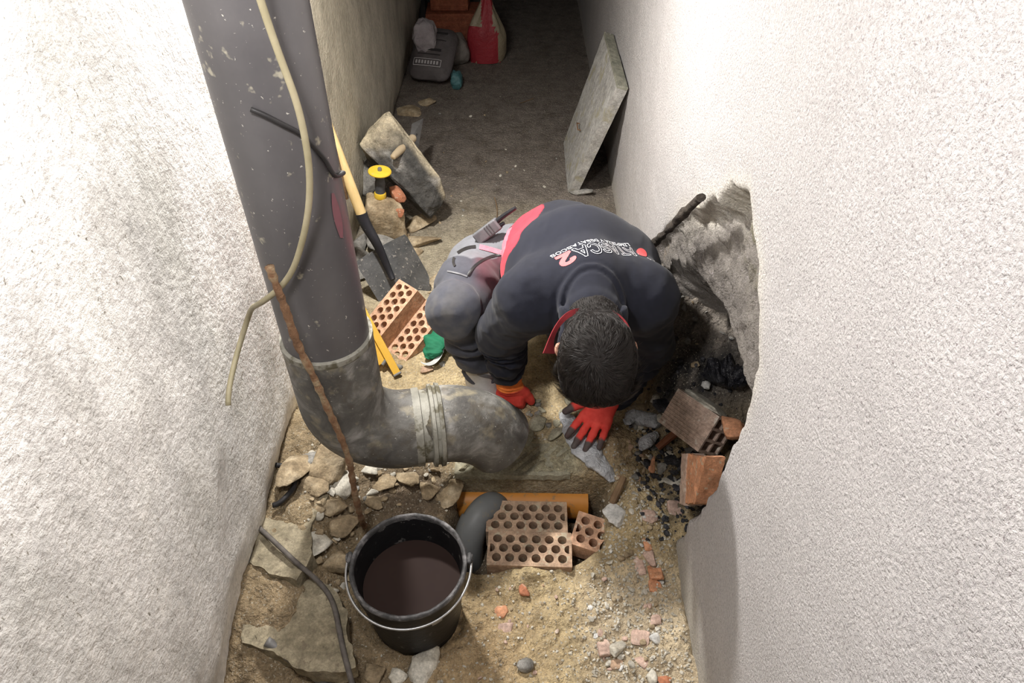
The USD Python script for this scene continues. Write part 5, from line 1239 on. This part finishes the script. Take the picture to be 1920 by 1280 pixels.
bcu.CreateWidthsAttr(Vt.FloatArray.FromNumpy(wd5)); bcu.SetWidthsInterpolation('vertex')
mat('hair_strand', [(.010, .008, .007), (.026, .021, .019)], scale=120, rough=.42, bump=0, spec=.35)
UsdShade.MaterialBindingAPI.Apply(bcu.GetPrim()).Bind(MAT['hair_strand'])

# ---- gloves
def hand(c, fwd, up, side, curl, spread, th_dir, scale=1., lens=(.070, .080, .076, .060), thumb_curl=.3):
    """returns an sdf for a left or right hand. c: wrist; fwd: along the fingers; up: back of the hand; side: towards the thumb."""
    chains = []
    pw = .040 * scale
    for k, Lf in enumerate(lens):                       # index .. little
        off = (1.5 - k) / 1.5 * pw * .86
        base = c + fwd * (.092 - .006 * abs(k - 1.2)) * scale + side * off + up * .004
        a0 = spread * (1.5 - k) / 1.5
        d = unit(fwd * math.cos(a0) + side * math.sin(a0)); pt = [base - d * .02, base]; ang = 0
        for j, fr in enumerate((.42, .32, .26)):
            ang += curl[k] if np.ndim(curl) else curl
            dj = unit(d * math.cos(ang) - up * math.sin(ang)); pt.append(pt[-1] + dj * Lf * fr * scale)
        chains.append((pt, np.array([.0105, .0108, .0100, .0092, .0080]) * scale * (1 if k < 3 else .9)))
    tb_ = c + fwd * .030 * scale + side * pw * .80; d = unit(th_dir); pt = [tb_ - d * .01, tb_ + d * .030 * scale]
    d2 = unit(d + fwd * thumb_curl); pt += [pt[-1] + d2 * .030 * scale, pt[-1] + d2 * .030 * scale + unit(d2 + fwd * thumb_curl) * .024 * scale]
    thumb = (pt, np.array([.016, .0135, .0115, .0095]) * scale)
    Rm = np.stack([side, fwd, up], 1)
    def f(P):
        palm = smin([cone(P, c + side * .016 * scale, c + fwd * .085 * scale + side * .026 * scale, .017 * scale, .014 * scale),
                     cone(P, c - side * .014 * scale, c + fwd * .080 * scale - side * .026 * scale, .017 * scale, .013 * scale),
                     cone(P, c, c + fwd * .086 * scale, .018 * scale, .0145 * scale)], .016)
        fs = [chain(P, pt, rs, .004) for pt, rs in chains]
        d = fs[0]
        for e in fs[1:]: d = smin([d, e], .0025)
        d = smin([palm, d], .009)
        return smin([d, chain(P, thumb[0], thumb[1], .006)], .010)
    return f, chains, thumb
# worker's left hand (right in the picture): flat on the ground, fingers towards the camera
gw = np.array([.300, 1.535, .128]); gtip = on_ground(1110, 812) + np.array([0, 0, .042])
gf = unit(gtip - gw); gup = np.array([-.1, -.35, 1.]); gup = unit(gup - gf * (gup @ gf)); gs = unit(np.cross(gf, gup))
if gs[0] > 0: gs = -gs
fl_, ch_l, th_l = hand(gw + gf * .012, gf, gup, gs, [.12, .14, .14, .16], .15, gs * .75 + gf * .6 - gup * .25, 1.16)
lo_, hi_ = gw + gf * .1 - .15, gw + gf * .1 + .15
def glove_t(P):
    cuff = cone(P, gw - gf * .045, gw + gf * .02, .040, .031)
    return smin([fl_(P), cuff], .014) + .0016 * fnoise(P, 60, 3) * 2
gv_, gf2 = surfnet(glove_t, lo_, hi_, .003)
tips = np.min([np.linalg.norm(gv_ - (pt[-1] * .8 + pt[-2] * .2), axis=1) for pt, _ in ch_l + [th_l]], axis=0)
dark = sstep(.030, .022, tips + .006 * fnoise(gv_, 80, 5) * 2)
tc = (1 - dark[:, None]) * np.array([1., 1, 1]) + dark[:, None] * np.array([.13, 1.1, 1.4])
wk.part('glove', (gv_, gf2), 'glove_red', prim={'tint': tc}, label='red work glove with dirty grey fingertips, flat on the ground')
# worker's right hand: orange cuff, closed round a small tool
gw2 = np.array([-.024, 1.598, .122]); gf_s = unit(np.array([.02, -.10, -.99])); gup2 = np.array([-.15, -.95, .1]); gup2 = unit(gup2 - gf_s * (gup2 @ gf_s)); gs2 = unit(np.cross(gup2, gf_s))
if gs2[0] < 0: gs2 = -gs2
fr_, ch_r, th_r = hand(gw2, gf_s, gup2, gs2, [.55, .65, .75, .8], .06, gs2 * .55 + gf_s * .8 - gup2 * .35, 1.0, lens=(.058, .064, .060, .050))
def glove_s(P):
    cuff = cone(P, gw2 - gf_s * .050, gw2 + gf_s * .012, .043, .037)
    cuff = cuff + .0025 * np.sin((P - gw2) @ gf_s * 420)
    return smin([fr_(P) - .004, cuff], .014) + .0016 * fnoise(P, 60, 4) * 2
gv_, gf2 = surfnet(glove_s, gw2 - (.11, .11, .14), gw2 + (.11, .11, .08), .003)
k = (gv_ - gw2) @ gf_s
og = sstep(.030, .020, k + .12 * (gv_ - gw2) @ gs2)
tc = (1 - og[:, None]) * np.array([1., 1, 1]) + og[:, None] * np.array([1.25, 3.6, 1.0])
wk.part('glove', (gv_, gf2), 'glove_red', prim={'tint': tc}, label='red work glove with an orange cuff, gripping a tool')
tool = Thing('pointing_tool', 'small grey pointing tool held in the glove with the orange cuff', 'tool', gw2 + gf_s * .1)
tp = gw2 + gf_s * .075 - gup2 * -.0
tool.part('tool_handle', tube([tp + np.array([.012, .02, .01]), tp + np.array([.010, -.005, -.02])], .011, 12), 'wood_grey', smooth=30)
tool.part('tool_blade', cat(xf(rbox(.018, .003, .07, .001), at(trimesh.transformations.euler_matrix(-.25, 0, 0), tp + np.array([.010, -.012, -.045])))), 'dull_steel', smooth=30)

# ---- boots
def boot(ank, tip, Lb):
    d = unit((tip - ank) * np.array([1, 1, 0])); s = np.array([-d[1], d[0], 0])
    def f(P):
        sh_ = cone(P, ank + (0, 0, .05), ank + (0, 0, -.02), .058, .054)
        ft = smin([cone(P, ank + np.array([0, 0, -.045]) - d * .03, ank + d * Lb * .5 + np.array([0, 0, -.05]), .048, .046), cone(P, ank + d * Lb * .5 + np.array([0, 0, -.05]), ank + d * Lb + np.array([0, 0, -.062]), .046, .036)], .02)
        return smin([sh_, ft], .03) + .003 * fnoise(P, 30, 3) * 2
    return f
b1 = boot(ank_s + (.0, .0, -.005), ank_s + np.array([.03, -.20, 0]), .10)
bv, bf = surfnet(lambda P: np.maximum(b1(P), -(P[:, 2] - .012)), ank_s - (.13, .26, .12), ank_s + (.13, .14, .10), .005)
wk.part('boot', (bv, bf), 'shoe_grey', smooth=True, label='dusty pale grey boot')
wk.part('sock_band', strip(lambda P: b1(P), [(896, 700), (905, 704), (916, 706), (926, 712)], 3.2, .002), 'radio_grey', smooth=True, label='dark pattern on the pale boot top')
b2 = boot(ank_t + (0, 0, 0.01), ank_t + np.array([0.02, .20, 0]), .14)
bv, bf = surfnet(lambda P: np.maximum(b2(P), -(P[:, 2] - .012)), ank_t - (.13, .16, .12), ank_t + (.13, .28, .12), .007)
wk.part('boot', (bv, bf), 'shoe_grey', smooth=True)

# ---- print on the back
def outline_of(text, h, bold=True):
    m = meshkit.text_mesh(text, h, .002, bold)
    tri = m.triangles[np.abs(m.face_normals[:, 2] - 1) < .01][:, :, :2]
    return union_all([Polygon(t).buffer(1e-5) for t in tri])
def glyph_mesh(shape, step=.004):
    ms = []
    for g in getattr(shape, 'geoms', [shape]):
        if g.is_empty or g.area < 1e-7: continue
        m = trimesh.creation.triangulate_polygon(g.simplify(.0001).segmentize(step), engine='earcut')
        v, f = m; v, f = trimesh.remesh.subdivide_to_size(np.c_[v, np.zeros(len(v))], f, step * 1.6)
        ms.append((v, f))
    return cat(*ms)
# the print is laid along a line over the back: from A0 (start of the text, right in the picture) to A1
def back_point(px, py):
    d = ray(px, py); d = d / np.linalg.norm(d); p = C_[None] + d * 1.1
    for _ in range(90): p = p + d * (sweat_sdf(p) * .7)[:, None]
    return p[0]
PA, PB, PC = back_point(1184, 466), back_point(1110, 474), back_point(1038, 486)
tx = unit(PC - PA); nb_ = unit(np.cross(tx, back_point(1110, 500) - PB))
if nb_ @ F_ > 0: nb_ = -nb_
ty = unit(np.cross(nb_, tx)) # up of the letters
if ty @ U_ > 0: ty = -ty
WT = np.linalg.norm(PC - PA)
def on_back(v, lift=.0012):
    s, t = v[:, 0] / WT, v[:, 1]
    p = PA + tx * v[:, :1] + ty * v[:, 1:2] + nb_ * .09
    for _ in range(90): p = p - nb_ * (sweat_sdf(p) * .7)[:, None]
    return p + nb_ * lift
def lay(shape, name, matn, label, lift=.0012):
    v, f = glyph_mesh(shape); q = on_back(v, lift)
    nn = np.cross(q[f[:, 1]] - q[f[:, 0]], q[f[:, 2]] - q[f[:, 0]]).sum(0)
    if nn @ nb_ < 0: f = f[:, ::-1]
    wk.part(name, (q, f), matn, smooth=True, label=label, parent=swp)
hl = .039
big = outline_of('ATASCA', hl); two = outline_of('2', hl)
bx0, by0, bx1, by1 = big.bounds; tw_ = two.bounds[2] - two.bounds[0]
sx_ = WT * .82 / (bx1 - bx0)
big = affinity.scale(affinity.translate(big, -bx0, 0), sx_, 1.0, origin=(0, 0))
two = affinity.translate(affinity.scale(affinity.translate(two, -two.bounds[0], 0), WT * .135 / tw_, .95, origin=(0, 0)), WT * .845, -.001)
lay(big.buffer(.0010).difference(big.buffer(-.0007)), 'print_word', 'print_white', 'white outlined lettering')
lay(two.buffer(.0022), 'print_figure', 'print_red', 'red figure two')
small = outline_of('LIMPIEZA Y DESATASCOS', .0105, False)
small = affinity.translate(affinity.scale(affinity.translate(small, -small.bounds[0], 0), WT * 1.0 / (small.bounds[2] - small.bounds[0]), 1.15, origin=(0, 0)), 0, -.0195)
lay(small.buffer(.0003), 'print_line', 'print_white', 'small white line of lettering')
# logo before the word
drop = Point(0, 0).buffer(1, 24); drop = affinity.rotate(affinity.scale(drop, .028, .015), 35, origin=(0, 0)).union(affinity.rotate(affinity.scale(affinity.translate(Point(.8, 0).buffer(.45), 0, 0), .02, .02, origin=(0, 0)), 35, origin=(0, 0)))
LX, LY = -.031, .012
try:
    lay(affinity.translate(drop, LX, LY), 'print_logo', 'print_red', 'red rounded emblem')
    rings = union_all([affinity.translate(Point(0, 0).buffer(.0062).difference(Point(0, 0).buffer(.0042)), LX + .000, LY + .031), affinity.translate(Point(0, 0).buffer(.0022), LX + .024, LY + .012), affinity.translate(Point(0, 0).buffer(.0026), LX - .022, LY + .032), affinity.translate(Point(0, 0).buffer(.0036), LX - .024, LY + .042)])
    lay(rings, 'print_bubbles', 'print_white', 'white ring and dots of the emblem')
except Exception as e: print('logo', e)
# lettering on the glove back: faint
